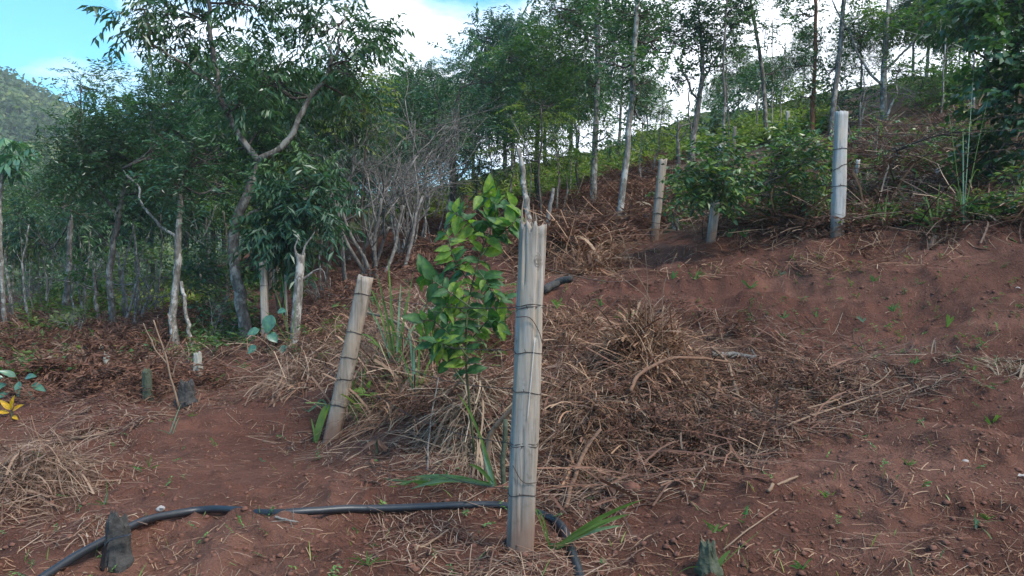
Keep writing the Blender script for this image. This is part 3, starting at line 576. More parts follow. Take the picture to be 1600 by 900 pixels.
for i, (a, b_, c, Y, r, bk) in enumerate(THIN):
    lab = {'bark_pale': 'pale ', 'bark_grey': 'grey ', 'bark_dark': 'dark brown ', 'dead_twig': 'dead '}[bk]+('very thin' if r < .02 else 'slim')+' bare stem among the trees ' + ('at the left over the dark red bank' if a[0] < 460 else 'in the shaded middle of the stand' if a[0] < 830 else 'near the pale trunks on the brown slope' if a[0] < 1110 else 'on the hill at the right')
    g0 = g1(a[0], a[1]); Yg = Y; p0 = P(a[0], a[1], Y); p0[2] = H(p0[0], p0[1])-.05; rng = np.random.default_rng(i)
    pts = smooth_path([p0, P(b_[0], b_[1], Y), P(c[0], c[1], Y)], 20, .012, i); geo = Geo(); geo.tubes(pts, np.linspace(r*1.2, r*.55, 20), 7)
    for j in range(rng.integers(2, 6)):
        s = pts[rng.integers(9, 19)]; e = s+[rng.normal(0, .45), rng.normal(0, .3), rng.uniform(.2, .7)]
        geo.tubes(smooth_path([s, (s+e)/2+rng.normal(0, .05, 3), e], 6, .02, j), np.linspace(r*.35, r*.12, 6), 4)
    single('bare_stem', geo, M[bk], lab, 'tree', p0+[0, 0, .05], lab.split(' stem')[0]+' stems ' + lab.split('trees ')[-1].split('stand ')[-1])

def grow(p, d, L, r, depth, rng, out, up=.1, spread=.55, nch=(2, 4), bend=.25):
    k = 6; pts = [p]; dd = d.copy()
    for i in range(k-1):
        dd = norm(dd+rng.normal(0, bend, 3)*.5+[0, 0, up*.3]); pts.append(pts[-1]+dd*L/(k-1))
    pts = np.array(pts); out.append((pts, np.linspace(r, r*.6, k)))
    if depth == 0: return
    for j in range(rng.integers(*nch)):
        f = rng.integers(2, k); nd = norm(dd+rng.normal(0, spread, 3)+[0, 0, up]); grow(pts[f], nd, L*rng.uniform(.55, .85), r*.55, depth-1, rng, out, up, spread, nch, bend)
def bare_bush(label, base, stems, L, r, depth, m, seed, cat='dead bush', name='dead_bush', up=.15, spread=.55, nch=(2, 4), lean=(0, 0), group=None):
    rng = np.random.default_rng(seed); t = thing(name, label, cat, base, group); fine = Geo()
    for s in range(stems):
        out = []; d = norm(np.array([rng.normal(lean[0], .38), rng.normal(lean[1], .3), 1.])); grow(np.array(base)+[rng.normal(0, r*3), rng.normal(0, r*3), -.04], d, L*rng.uniform(.8, 1.15), r*rng.uniform(.7, 1.1), depth, rng, out, up, spread, nch)
        g = Geo(); g.tubes(smooth_path(out[0][0], 14), np.linspace(r, r*.6, 14), 7); part('stem', g, M[m], t)
        if len(out) > 1: fine.tubes(np.stack([o[0] for o in out[1:]]), np.stack([o[1] for o in out[1:]]), 4)
    if fine.v: part('twigs', fine, M[m], t, kind='stuff')
    return t
b = P(585, 428, 12.2); b = drop(b)
bare_bush('large leafless grey bush with a dense head of twigs in the middle of the stand', b, 6, 1.42, .036, 5, 'dead_twig', 41, up=.10, spread=.55, nch=(2, 4))
b = drop(P(630, 400, 14)); bare_bush('smaller leafless twiggy bush just right of the large grey one', b, 5, 1.25, .03, 5, 'dead_twig', 42, spread=.6, nch=(2, 5))
b = drop(P(200, 520, 12.5)); bare_bush('bare spreading grey shrub on the dark bank left of the white trunk', b, 4, .8, .026, 3, 'dead_twig', 43, spread=.6)
b = drop(P(60, 470, 22)); bare_bush('pale bare bush at the far left edge of the clearing', b, 5, 1.3, .03, 4, 'dead_twig', 44, spread=.5)
b = drop(P(500, 470, 12)); bare_bush('low bare shrub behind the rough stake', b, 4, .55, .016, 3, 'dead_twig', 45, spread=.6)
b = drop(P(1340, 215, 14)); bare_bush('low tangle of bare branches on the hill behind the right post', b, 4, .7, .016, 4, 'dead_twig', 47, spread=.8, up=.02)
for i_, (u_, v_, Y_, L_, lab_) in enumerate(((120,545,11.5,.35,'low bare twigs at the front of the dark bank'),(340,535,11,.4,'small bare shrub between the white trunk and the forked trunk'),(20,520,14,.6,'thin bare shrub at the left end of the dark bank'),(260,500,13.5,.6,'bare shrub behind the white trunk'))):
    bare_bush(lab_, drop(P(u_, v_, Y_)), 4, L_, .011, 4, 'dead_twig', 160+i_, spread=.75)
b = P(115, 440, 60); b = drop(P(140, 470, 42)); bare_bush('tall leafless tree rising at the left before the wooded hill', b, 2, 3.2, .07, 4, 'dead_twig', 48, 'tree', 'dead_tree', spread=.35, up=.25)

# bushes and low leafy growth
def bush(label, lobes, n_, kind, leaf, seed, group=None, cat='bush', name='bush', gap=.4, scale=1.0, foot=None, stem='bark_dark', limb_r=.012):
    c = P(*lobes[0][:3]); foot = drop(c) if foot is None else foot; rng = np.random.default_rng(seed); n_ = n_*(2.6 if lobes[0][2] < 12 else 1.8); t = thing(name, label, cat, foot, group); g = Geo(); tw = Geo()
    sk = smooth_path([foot-[0, 0, .05], (foot+c)/2, c], 10, .02); tw.tubes(sk, np.linspace(limb_r*1.5, limb_r, 10), 5)
    crown(g, tw, lobes, n_, kind, rng, sk, gap, scale, seed, limb_r=limb_r); part('stems', tw, M[stem], t, kind='stuff'); part('foliage', g, M[leaf], t, smooth=False); return t
bush('light green bush at the left edge under the wooded hill', [(30,330,21,60,40,1.2),(70,380,21,55,35,1.),(10,400,20,45,40,1.)], 26, 'small', 'leaf_light', 61, scale=1.4)
bush('low green thicket under the left trees', [(60,440,20,60,25,1.),(130,430,19,45,25,.8),(190,400,18,50,40,.8)], 26, 'feather', 'leaf_dark', 62, scale=1.3)
bush('dark shaded bush right of the white trunk', [(340,500,11.5,40,30,.5),(330,440,13,40,45,.6),(330,390,13,40,35,.6)], 60, 'small', 'leaf_dark', 63)
bush('bright leafy bush at the foot of the forked tree crown', [(470,350,10.6,50,60,.5),(500,330,10.6,30,35,.4)], 90, 'drooping', 'leaf_teal', 64)
bush('small yellow green bush among the pale stems at the left', [(150,430,14,22,22,.4)], 80, 'small', 'leaf_light', 65)
bush('green scrub covering the skyline behind the leaning pale trunk', [(1020,225,27,60,22,1.5),(1080,205,27,45,22,1.2),(980,250,26,45,22,1.2)], 22, 'small', 'leaf_sun', 66, scale=1.8)
bush('green scrub left of the vine, on the upper slope', [(1120,195,25,50,28,1.2),(1170,150,26,50,38,1.2),(1210,170,25,40,35,1.2)], 34, 'oval', 'leaf_dark', 67, scale=1.6)
bush('rounded dark green bush on the hill right of the fanning tree', [(1440,120,17,60,45,1.2),(1495,150,16,50,40,1.),(1420,155,16,45,30,1.),(1540,130,16,50,45,1.)], 48, 'oval', 'leaf_light', 68, scale=1.1)
bush('dark bush on the hill between the grey and the fanning trunk', [(1345,165,17,38,32,.8),(1325,125,18,36,30,.7),(1290,165,18,30,30,.7)], 48, 'small', 'leaf_dark', 69, scale=1.1)
bush('added leaf crown coloured sunlit yellow green behind the right limb of the forked tree', [(568,165,12.6,34,48,.5),(545,205,12.6,30,35,.4)], 60, 'oval', 'leaf_sun', 204, limb_r=.016)  # crown added as a highlight, the sunlight put into its leaf colour
bush('added leafy spray coloured sunlit yellow green behind the broken pale dead stem', [(845,165,14.5,30,30,.5),(815,245,15,45,28,.5)], 40, 'feather', 'leaf_sun', 205, limb_r=.016)  # spray added for a sunlit patch; its brightness lies in the leaf colour
bush('shrub with small yellowish leaves behind the rough stake', [(445,420,11,35,35,.4)], 60, 'small', 'leaf_light', 70)
bush('tangled green shrub at the foot of the right post', [(1255,315,8.3,40,28,.35),(1220,330,8.4,25,15,.3)], 110, 'feather', 'leaf_vine', 71, scale=.7)
bush('small leafy shrub left of the vine, below the reddish bank', [(1058,300,10.2,18,28,.2),(1052,345,10.4,7,18,.1)], 130, 'oval', 'leaf_light', 72, scale=.8)
bush('leafy green shrub at the right edge among tall blades', [(1560,330,7.3,40,22,.3),(1500,345,7.3,30,12,.25),(1590,300,7.5,30,35,.3)], 110, 'oval', 'leaf_vine', 73, scale=.8)
bush('low plants on the far meadow at the left', [(15,470,27,40,12,1.5)], 40, 'small', 'leaf_light', 75, scale=1.4)
bush('loose bramble climbing the slope right of the right post', [(1400,230,10.5,50,28,.5),(1480,220,10,45,30,.5),(1370,200,12,40,18,.5),(1540,200,9,40,30,.4)], 30, 'oval', 'leaf_vine', 76, scale=.7, gap=.5)
YVINE = g1(1111, 376)[1]
bush('leafy vine sprawling over the fence between the thin post and the right post',
     [(1130,265,YVINE-.45,58,28,.3),(1095,290,YVINE-.4,40,28,.25),(1125,238,YVINE-.35,34,18,.2),(1120,280,YVINE-.55,28,34,.2),(1185,250,8.7,50,28,.3),(1235,225,8.4,40,22,.25),(1100,300,9.0,38,16,.25),(1160,300,8.8,42,18,.25),(1205,280,8.5,45,18,.25),(1270,250,8.0,35,40,.2),(1250,290,8.2,30,20,.2)],
     125, 'oval', 'leaf_vine', 77, name='fence_vine', cat='vine', scale=.8, gap=.36, foot=drop(P(1120, 372, 9.1)), limb_r=.009)

bush('yellow green scrub along the skyline between the rust red trunk and the vine', [(1250,165,24,45,35,1.2),(1280,190,22,40,20,1.),(1215,200,22,40,22,1.)], 40, 'small', 'leaf_sun', 91, scale=1.3)
bush('pale grassy scrub on the brown slope behind the two slim pale trunks', [(900,275,24,55,18,1.2),(960,262,24,50,16,1.2),(840,290,24,50,16,1.2)], 30, 'small', 'leaf_sun', 92, scale=1.5)
bush('dark low shrub under the drooping feathery tree', [(60,350,17,55,35,.9),(120,370,16,50,28,.8)], 40, 'drooping', 'leaf_teal', 93)
bush('mid green bush glowing between the left trunks', [(230,400,17,50,35,.9),(170,420,18,45,25,.8)], 34, 'small', 'leaf_light', 94, scale=1.2)
# ferny dead bracken and mown scrub on the slopes
def scatter(name, poly, n_, kind, m, label, cat, seed, scale=1.0, up=.5, yr=(2, 45), lift=.02):
    rng = np.random.default_rng(seed); uv = rpoly(poly, n_, rng); p = G(uv[:, 0], uv[:, 1], yr[0], yr[1]); p = p[(p[:, 1] > yr[0]*1.02) & (p[:, 1] < yr[1]*.98)]
    dens = noise2(p[:, 0]*.9, p[:, 1]*.9, seed) > .33; p = p[dens]; g = Geo(); d = rng.normal(0, 1, p.shape); d[:, 2] = np.abs(rng.normal(up, .3, len(p)))
    spray_leaves(g, p+[0, 0, lift], d, kind, rng, scale); return stuff(name, g, m, label, cat, smooth=False)
scatter('dry_bracken', [(590,420),(640,330),(760,300),(900,260),(1060,240),(1130,260),(1100,350),(1000,365),(900,385),(760,400),(700,430)], 5200, 'fern', M['fern'], 'dead red brown fern fronds covering the slope behind the big post', 'dead ferns', 81, 1.1, .55)
scatter('dry_bracken', [(0,600),(0,500),(120,470),(350,455),(380,500),(250,570),(120,600)], 4200, 'fern', M['fern'], 'dead dark red fern fronds on the bank at the left', 'dead ferns', 82, 1.0, .45)
scatter('dry_bracken', [(1080,360),(1200,260),(1350,200),(1600,170),(1600,345),(1350,360),(1180,370)], 1500, 'fern', M['fern'], 'dead brown fern fronds on the slope behind the vine and right post', 'dead ferns', 83, .8, .35)
scatter('dry_bracken', [(380,520),(480,430),(640,380),(640,430),(560,480),(470,540)], 1100, 'fern', M['fern'], 'dead fern fronds under the trees behind the rough stake', 'dead ferns', 84, .9, .45)
scatter('hill_grass', [(560,340),(700,300),(900,255),(1000,215),(1200,190),(1300,180),(1300,205),(1120,240),(1000,262),(880,300),(700,345)], 4200, 'small', M['leaf_sun'], 'green weeds and grass on the upper slope', 'ground cover', 85, 1.7, .9, (12, 58))
scatter('low_weeds', [(0,480),(200,440),(420,430),(420,470),(200,470),(20,500)], 900, 'small', M['leaf_light'], 'low green weeds on the meadow under the left trees', 'ground cover', 86, 1.5, .8, (10, 58))
scatter('low_weeds', [(0,520),(120,440),(330,430),(350,480),(200,500),(60,530)], 1500, 'small', M['leaf_sun'], 'light green undergrowth beneath the trees at the left', 'ground cover', 191, 1.3, .9, (8, 58))
scatter('low_weeds', [(250,560),(330,470),(400,480),(400,540),(330,560)], 420, 'small', M['leaf_light'], 'low weeds round the feet of the two left trunks', 'ground cover', 87, .8, .8)
scatter('hill_weeds', [(1080,350),(1200,270),(1350,200),(1600,180),(1600,330),(1350,350)], 700, 'small', M['leaf_light'], 'green weeds dotted over the slope at the right', 'ground cover', 89, .7, .9)
scatter('low_weeds', [(1310,360),(1600,345),(1600,300),(1420,330)], 500, 'small', M['leaf_vine'], 'low weeds along the edge of the upper bench at the right', 'ground cover', 88, .6, .7)

# ------------------------------------------------------------------ the wooded hill far off at the left
rng = np.random.default_rng(90)
n_ = 5200; az = np.radians(rng.uniform(-52, -8, n_)); r_ = rng.uniform(95, 330, n_)**1.0; x = r_*np.sin(az); y = r_*np.cos(az); z = H(x, y)
g = Geo(); k = 34; cx = np.repeat(np.stack([x, y, z], -1), k, 0); sz = np.repeat(rng.uniform(2.0, 4.8, n_), k)[:, None]; q = norm(rng.normal(0, 1, (n_*k, 3)))*rng.uniform(.5, 1, (n_*k, 1)); q[:, 2] = q[:, 2]*.75+.75
w = cx+q*sz*[.8, .8, 1]; g.leaves(w, norm(rng.normal(0, 1, w.shape)+[0, 0, -.2]), norm(q+rng.normal(0, .4, w.shape)), rng.uniform(.9, 2.0, len(w)), rng.uniform(.6, 1.3, len(w)))
stuff('far_wood', g, M['leaf_far'], 'hazy wooded hillside far off at the left', 'forest', smooth=False)
# whitish houses are too far to read; the pale big-leaved cecropia in front of the hill is not
t = thing('cecropia_tree', 'tree with big drooping silvery leaves at the left edge under the hill', 'tree', drop(P(5, 420, 14)))
trunk_part(t, [drop(P(5, 420, 14))-[0, 0, .1], P(0, 330, 14), P(8, 240, 14)], .04, .03, M['bark_pale'], 9)
lm = Geo(); lm.leaves(np.zeros((7, 3)), np.array([[cos(a), sin(a), -.75] for a in np.arange(7)*.9]), np.tile([0, 0, 1.], (7, 1)), .34, .10)
me = mesh_of('leaf', lm, M['leaf_blue'])
for i in range(16):
    a = rng.uniform(0, 6.28); o = link('leaf', me, t); pp = P(8+rng.normal(0, 16), 245+rng.normal(0, 17), 14+rng.normal(0, .2))-np.array(t.location); o.location = pp; o.rotation_euler = (rng.normal(0, .3), rng.normal(0, .3), a)

# ------------------------------------------------------------------ fence posts
def post(label, base, top, w, m, name='fence_post', sides=26, seed=0, jag=.02, square=.25, rings=34, loops=(), group='fence posts', depth=None, lw=.0022):
    rng = np.random.default_rng(seed); base = np.asarray(base, float); top = np.asarray(top, float); t = thing(name, label, 'fence post', base, group)
    ax = norm(top-base); L = np.linalg.norm(top-base); a = norm(np.cross(ax, [0, 1, 0])); a = a if a[0] > 0 else -a; b_ = norm(np.cross(ax, a)); b_ = b_ if b_[1] > 0 else -b_
    ph = np.arange(sides)*2*pi/sides; s = np.linspace(-.12/L, 1, rings)
    base_r = 1/np.maximum(np.abs(np.cos(ph)), np.abs(np.sin(ph)))**square
    prof = 1+.05*np.sin(ph*2+seed)+.025*np.sin(ph*3+seed*2)
    R_ = np.empty((rings, sides))
    cracks = [(rng.uniform(pi, 2*pi), rng.uniform(.0, .5), rng.uniform(.5, 1.), rng.uniform(.06, .16)) for _ in range(3 if sides < 60 else 0)]+([(1.64*pi, .66, 1.02, .26), (1.46*pi, .05, .38, .10), (1.3*pi, .82, 1.02, .12)] if sides > 60 else [])
    for i, z in enumerate(s):
        n_ = .05*(noise2(np.cos(ph)*1.5+seed, np.full(sides, z*3.)+np.sin(ph)*1.5, seed)-.5)*2+.010*(noise2(np.cos(ph)*4+9, np.full(sides, z*9.)+np.sin(ph)*4, seed+1)-.5)+.07*(noise2(np.cos(ph)*.9+seed*3, np.full(sides, z*5.5)+np.sin(ph)*.9, seed+4)-.5)
        R_[i] = w/2*base_r*prof*(1+n_)*(1.03-.05*z)
        for (pc, z0, z1, dp) in cracks:
            if z0 < z < z1: R_[i] *= 1-dp*np.exp(-((np.angle(np.exp(1j*(ph-pc-.05*np.sin(z*9)-.03*np.sin(z*31)))))/(.075 if sides > 60 else .13))**2)
    dz = np.zeros((rings, sides)); dz[-1] = jag*(noise2(ph*3.1, ph*0+seed, 7)*2-1); dz[-2] = dz[-1]*.6
    V = base+ax*(s[:, None, None]*L+dz[..., None])+(a*np.cos(ph)[:, None]+b_*np.sin(ph)[:, None])[None]*R_[..., None]
    i = np.arange(rings-1)[:, None]*sides; j = np.arange(sides)[None]; Q = np.stack([i+j, i+(j+1) % sides, i+sides+(j+1) % sides, i+sides+j], -1).reshape(-1, 4)
    Vt = np.vstack([V.reshape(-1, 3), [base+ax*(L-.006)]]); o_ = (rings-1)*sides; T = [[o_+k, o_+(k+1) % sides, rings*sides] for k in range(sides)]
    g = Geo(); g.add(Vt, Q, T); part('post_body', g, m, t)
    def ring_pts(z, tilt=0, turns=1.0, gap=.0, ph0=0, k=40, wob=.004):
        th = ph0+np.linspace(0, 2*pi*turns, k); rr_ = np.interp(th % (2*pi), np.r_[ph, 2*pi], np.r_[R_[int(np.clip(z*rings, 0, rings-1))], R_[0][0]])+gap+lw
        zz = z*L+tilt*np.cos(th)+wob*np.sin(th*3)+np.linspace(0, .018*(turns-1), k)
        return base+ax*zz[:, None]+(a*np.cos(th)[:, None]+b_*np.sin(th)[:, None])*rr_[:, None]
    for (z, tilt, turns) in loops:
        g = Geo(); g.tubes(ring_pts(z, tilt, turns), lw, 6)
        p_ = ring_pts(z, tilt, 1.); q = p_[28]; g.tubes(np.stack([q, q+norm(q-(base+ax*z*L))*.02+ax*.012]), lw*.8, 5); q2 = p_[22]; g.tubes(np.stack([q2, q2+norm(q2-(base+ax*z*L))*.022-ax*.01]), lw*.8, 5)
        part('wire_loop', g, M['wire'], t)
    return t, a, b_, ax, L
def gp(u, v): return g1(u, v)
def at_post(bu, bv, tu, tv, w, Y=None):
    b = P(bu, bv, Y); b[2] = H(b[0], b[1]); return b, P(tu, tv, Y)
bb = gp(813, 848); YB = bb[1]; tb = P(833, 354, YB)
bigpost, A_, B_, AX, LP = post('thick weathered grey post with splintered top in the foreground, black hose behind its foot', bb, tb, .098, M['wood'], sides=80, rings=90, seed=3, jag=.026, square=.45,
     loops=[(.745,.004,1.9),(.61,.003,1.0),(.487,-.003,1.0),(.312,.002,2.0),(.165,.006,1.0)], group=None, lw=.0015)
# loose wire ends hanging on it
g = Geo(); q = bb+AX*LP*.72-B_*.056; g.tubes(smooth_path([q-A_*.05, q+[0, -.006, 0], q+A_*.035-AX*.05, q+A_*.048-AX*.09], 14), .0016, 5)
q = bb+AX*LP*.21-B_*.054; g.tubes(smooth_path([q-A_*.04+AX*.06, q+AX*.0, q+A_*.05-AX*.0], 10), .0016, 5); part('wire_end', g, M['wire'], bigpost)
for i, (dx, z0, h, w0) in enumerate([(-.040,.98,.13,.012),(-.028,.985,.07,.010),(.010,.985,.075,.010),(.003,.985,.10,.006),(-.005,.98,.05,.012),(.030,.985,.035,.014),(-.047,.93,.10,.008)]):
    q = bb+AX*LP*z0+A_*dx+B_*random.uniform(-.02, .01); g = Geo(); g.tubes(np.stack([q, q+AX*h*.6+A_*random.uniform(-.004, .004), q+AX*h+A_*random.uniform(-.008, .008)]), [w0, w0*.6, .001], 5, flat=.5); part('splinter', g, M['splinter' if i % 2 else 'wood2'], bigpost, smooth=False)
g = Geo(); s_ = np.linspace(.40, .66, 14); q = np.array([bb+AX*LP*z+A_*(.012+(z-.5)*.06)-B_*(.0585) for z in s_]); g.tubes(q, np.r_[.0008, np.full(12, .0018), .0012], 5, flat=.5)
part('white_drip', g, M['paint'], bigpost)
g = Geo(); kn = bb+AX*LP*.895+A_*.018-B_*.052
for k in range(3):
    th = np.linspace(0, 2*pi, 26); g.tubes(kn+A_*(np.cos(th)*(.006+.004*k))[:, None]+AX*(np.sin(th)*(.010+.010*k))[:, None]+B_*(.002*k), .0012, 5)
part('knot', g, M['wood2'], bigpost)

b, tp = at_post(519, 684, 572, 432, .1, gp(519, 684)[1]); YL = b[1]
post('weathered post leaning right, second from the big post, green blade curling at its foot', b, tp, .108, M['wood2'], seed=5, jag=.006, loops=[(.89,.004,1.6),(.66,.002,1.),(.50,.004,1.5),(.37,.012,1.),(.21,.002,1.)], square=.4, group=None, lw=.0024)
b, tp = at_post(1308, 366, 1315, 175, .1, gp(1308, 366)[1]); YR = b[1]
post('bleached pale straight post with dark wires standing alone at the right', b, tp, .118, M['wood_pale'], seed=8, jag=.006, loops=[(.70,.004,1.),(.56,.035,1.),(.40,.002,1.)], square=.4, group=None, lw=.003)
b, tp = at_post(1023, 371, 1036, 249, .1, gp(1023, 371)[1])
post('brown split post leaning right beside the leaning pale trunk', b, tp, .095, M['wood2'], seed=9, loops=[(.5,.003,1.),(.3,.003,1.)], square=.5, group=None, rings=24, lw=.004)
b, tp = at_post(1111, 376, 1128, 228, .1, gp(1111, 376)[1]); YV = b[1]
post('pale bluish post half hidden by the leafy vine', b, tp, .095, M['wood_pale'], seed=10, loops=[(.48,.003,1.)], square=.3, group=None, rings=24, lw=.004)
b, tp = at_post(415, 512, 411, 408, .1, 10.2)
post('straight square grey post at the left between forked tree and rough stake', b, tp, .095, M['wood'], seed=11, loops=[(.7,.003,1.)], square=.6, group=None, rings=24)
b, tp = at_post(460, 560, 470, 398, .1, 8.2)
st, a1, b1, x1, l1 = post('rough forked stake with broken branches and hanging dry grass', b, tp, .095, M['bark_pale'], name='stake', seed=12, jag=.04, square=.05, group=None, rings=30)
for (s0, e0, e1) in (((470,405),(480,380),(492,362)),((463,402),(462,385),(466,368)),((468,440),(500,420),(510,440))):
    g = Geo(); g.tubes(smooth_path([P(*s0, 8.2), P(*e0, 8.2), P(*e1, 8.2)], 10, .004), np.linspace(.016, .004, 10), 7); part('broken_branch', g, M['dead_twig'], st)
for i, (u, v, tu, tv, Y, w, lab) in enumerate([(1230,212,1231,174,20,.11,'small far grey post on the hill behind the vine'),(1146,240,1148,198,20,.09,'small far post left of the vine top on the hill'),(1129,262,1127,224,17,.10,'short grey post just above the vine leaves'),
      (1337,268,1341,250,10.8,.055,'pale cut stub on the slope behind the right post'),(1462,290,1466,265,9.6,.055,'pale broken stub upslope at the far right'),(448,505,446,430,10.4,.035,'thin grey stake between the square post and rough stake'),
      (1455,372,1462,368,7,.05,'flat cut stub at the edge of the bench')]):
    b, tp = at_post(u, v, tu, tv, w, Y); 
    if tp[2]-b[2] < .08: tp[2] = b[2]+.12
    post(lab, b, tp, w, M['wood_pale' if i in (0, 3, 4) else 'wood'], seed=20+i, rings=12, sides=14, name='stake', group=None)

# stems standing behind the big post
q = drop(P(822, 395, 9.6)); g = Geo(); g.tubes(smooth_path([q-[0, 0, .1], P(824, 360, 9.6), P(822, 300, 9.6), P(812, 232, 9.6)], 20, .01, 3), np.linspace(.050, .026, 20)*(1+.15*np.sin(np.arange(20)*2.1)), 9)
single('dead_tree', g, M['bark_pale'], 'broken pale dead stem sticking up behind the top of the big post', 'dead tree', q)
q = drop(P(851, 392, 9.3)); g = Geo(); g.tubes(smooth_path([q-[0, 0, .1], P(855, 350, 9.3), P(864, 294, 9.3)], 14, .01, 4), np.linspace(.034, .020, 14), 8)
single('tree_stub', g, M['dead_twig'], 'short grey stub leaning right just behind the big post', 'dead tree', q)
q = drop(P(762, 765, 3.55)); g = Geo(); g.tubes(smooth_path([q-[0, 0, .05], P(762,720,3.6), P(766,680,3.6), P(790,650,3.55), P(812,622,3.5)], 16, .002), np.linspace(.017, .011, 16), 8)
single('crooked_branch', g, M['stick'], 'dark crooked branch propped against the back of the big post', 'branch', q)
q = drop(P(787, 770, 3.5)); g = Geo(); g.tubes(smooth_path([q-[0, 0, .05], P(787,720,3.5), P(790,655,3.5)], 10, .002), [.012]*10, 7)
single('thin_stake', g, M['moss'], 'thin mossy stake upright behind the big post', 'stake', q)

# barbed wire
def wire(p0, p1, sag, label, r=.0016, barbs=True):
    n_ = 30; s = np.linspace(0, 1, n_)[:, None]; p = p0+(p1-p0)*s; p[:, 2] -= (4*sag*s*(1-s))[:, 0]; g = Geo(); g.tubes(p, r, 4)
    if barbs:
        L = np.linalg.norm(p1-p0); k = int(L/.13); f = (np.arange(k)+.5)/k*(n_-1); i = f.astype(int); c = p[i]+(p[i+1]-p[i])*(f-i)[:, None]
        dd = norm(RNG.normal(0, 1, (k, 3))); g.tubes(np.stack([c-dd*.014, c, c+dd*.014], 1), r*.7, 3)
    single('barbed_wire', g, M['wire'], label, 'wire', p0, smooth=False)
ends = {.745: (578,462), .61: (560,505), .487: (557,535), .312: (535,580), .165: (527,640)}
nm = ['topmost', 'second', 'third', 'fourth', 'lowest']
for i, (z, (u, v)) in enumerate(ends.items()):
    wire(bb+AX*LP*z+A_*-.05+B_*.03, P(u+12, v, YL), .03+.02*i, nm[i]+' strand of barbed wire between the big post and the leaning post')
for i, (v0, v1) in enumerate(((470,430),(540,470),(600,500))):
    wire(P(560-i*14, v0, YL), P(466, v1, 8.2), .04, ['upper', 'middle', 'lower'][i]+' strand of barbed wire between the leaning post and the rough stake')
for i, (v0, v1) in enumerate(((205,250),(240,275),(285,305))):
    wire(P(1305, v0, YR), P(1122, v1, YV), .05, ['upper', 'middle', 'lower'][i]+' strand of barbed wire carrying the vine to the right post', .003)
for i, (v0, v1) in enumerate(((195,170),(206,195),(240,225))):
    wire(P(1325, v0, YR), P(1640, v1, 6.6), .05, ['upper', 'middle', 'lower'][i]+' strand of barbed wire running from the right post to the right edge', .0028)
wire(P(855,420,YB+.05), P(1025,415,10.7), .12, 'slack wire trailing from the big post toward the brown split post', .0022, False)

# ------------------------------------------------------------------ hose, stumps, stones, logs
hp = [(60,915),(110,886),(165,852),(205,832),(260,817),(330,806),(430,801),(560,800),(700,794),(790,792),(850,806),(880,838),(900,880),(912,925)]
hr = .0165; hpts = np.array([gp(u, v) for u, v in hp])
for (i, h) in ((2,.03),(3,.035)): hpts[i, 2] += h
hpath = smooth_path(hpts, 150); hz = H(hpath[:, 0], hpath[:, 1])+hr*.75
sup = np.maximum(hpath[:, 2]+hr*.75, hz); ker = np.ones(25)/25; sup = np.convolve(np.pad(sup, 12, 'edge'), ker, 'valid')-.004; hpath[:, 2] = sup
g = Geo(); g.tubes(hpath, hr, 14); single('water_hose', g, M['rubber'], 'black rubber irrigation hose snaking across the red soil past the big post', 'hose', hpath[75])
def stump(label, u, v, h, w, m, seed, name='stump', cat='stump', flare=1.3, tilt=(0, 0), jag=.35, org=None, flat=1.0):
    rng = np.random.default_rng(seed); q = gp(u, v) if org is None else np.array(org); s = 26; K = 20; ph = np.arange(s)*2*pi/s; V = []
    for i in range(K):
        z = -.25+1.25*i/(K-1); r = w/2*(1+(flare-1)*math.exp(-max(z, 0)*4))*(1-.12*max(z, 0))*(1+.30*(noise2(np.cos(ph)*2+seed, np.sin(ph)*2+z*2, seed)-.5)+.16*(noise2(ph*5, ph*0+z*5, seed)-.5))
        if i == K-1: r = r*.8
        zz = z*h*np.ones(s)+(noise2(np.cos(ph)*2.2+seed, np.sin(ph)*2.2, 4)-.5+.5*(noise2(ph*4, ph*0+seed, 6)-.5))*h*jag*max(z, 0)**2
        V.append(np.stack([np.cos(ph)*r+tilt[0]*z*h, np.sin(ph)*r*flat+tilt[1]*z*h, zz], -1))
    V = np.array(V).reshape(-1, 3)+q; V = np.vstack([V, q+[tilt[0]*h, tilt[1]*h, h*.9]]); i = np.arange(K-1)[:, None]*s; j = np.arange(s)[None]
    Q = np.stack([i+j, i+(j+1) % s, i+s+(j+1) % s, i+s+j], -1).reshape(-1, 4); T = [[(K-1)*s+k, (K-1)*s+(k+1) % s, K*s] for k in range(s)]
    g = Geo(); g.add(V, Q, T); return single(name, g, m, label, cat, q, smooth=False), q
so, sq = stump('charred black stump under the hose at the lower left', 184, 878, .17, .085, M['char'], 1, flare=1.35, jag=.5)
g = Geo(); u0 = np.linspace(0, 1, 16)
lp = smooth_path([P(205,835,sq[1]-.055), P(176,842,sq[1]-.075), P(166,852,sq[1]-.078), P(160,880,sq[1]-.07), gp(160,893)+[0, 0, .006]], 18); g.tubes(lp, .0085, 6, flat=.35)
single('rubber_strap', g, M['rubber'], 'flat black rubber strap tying the hose to the charred stump', 'strap', lp[-1])
stump('short mossy greenish stump at the lower right of the big post', 1108, 886, .075, .065, M['moss'], 2, jag=.6, tilt=(-.1, 0))
stump('pale grey pointed stump on the dark bank at the left', 164, 586, .22, .075, M['stump_pale'], 3, jag=.5, tilt=(.12, 0))
stump('mossy round stump on the litter left of the forked twig', 231, 622, .24, .085, M['moss'], 4, jag=.15, flare=1.1)
stump('pale greenish stump at the foot of the white trunk limb', 309, 584, .2, .085, M['stump_pale'], 5, jag=.15, flare=1.1)
stump('dark soil covered stump just below the pale greenish one', 291, 628, .17, .13, M['char'], 6, jag=.5, flare=1.5)
stump('small grey stub below the shrub at the centre right of the leaning trunk', 1055, 362, .16, .10, M['stump_pale'], 7, jag=.3)
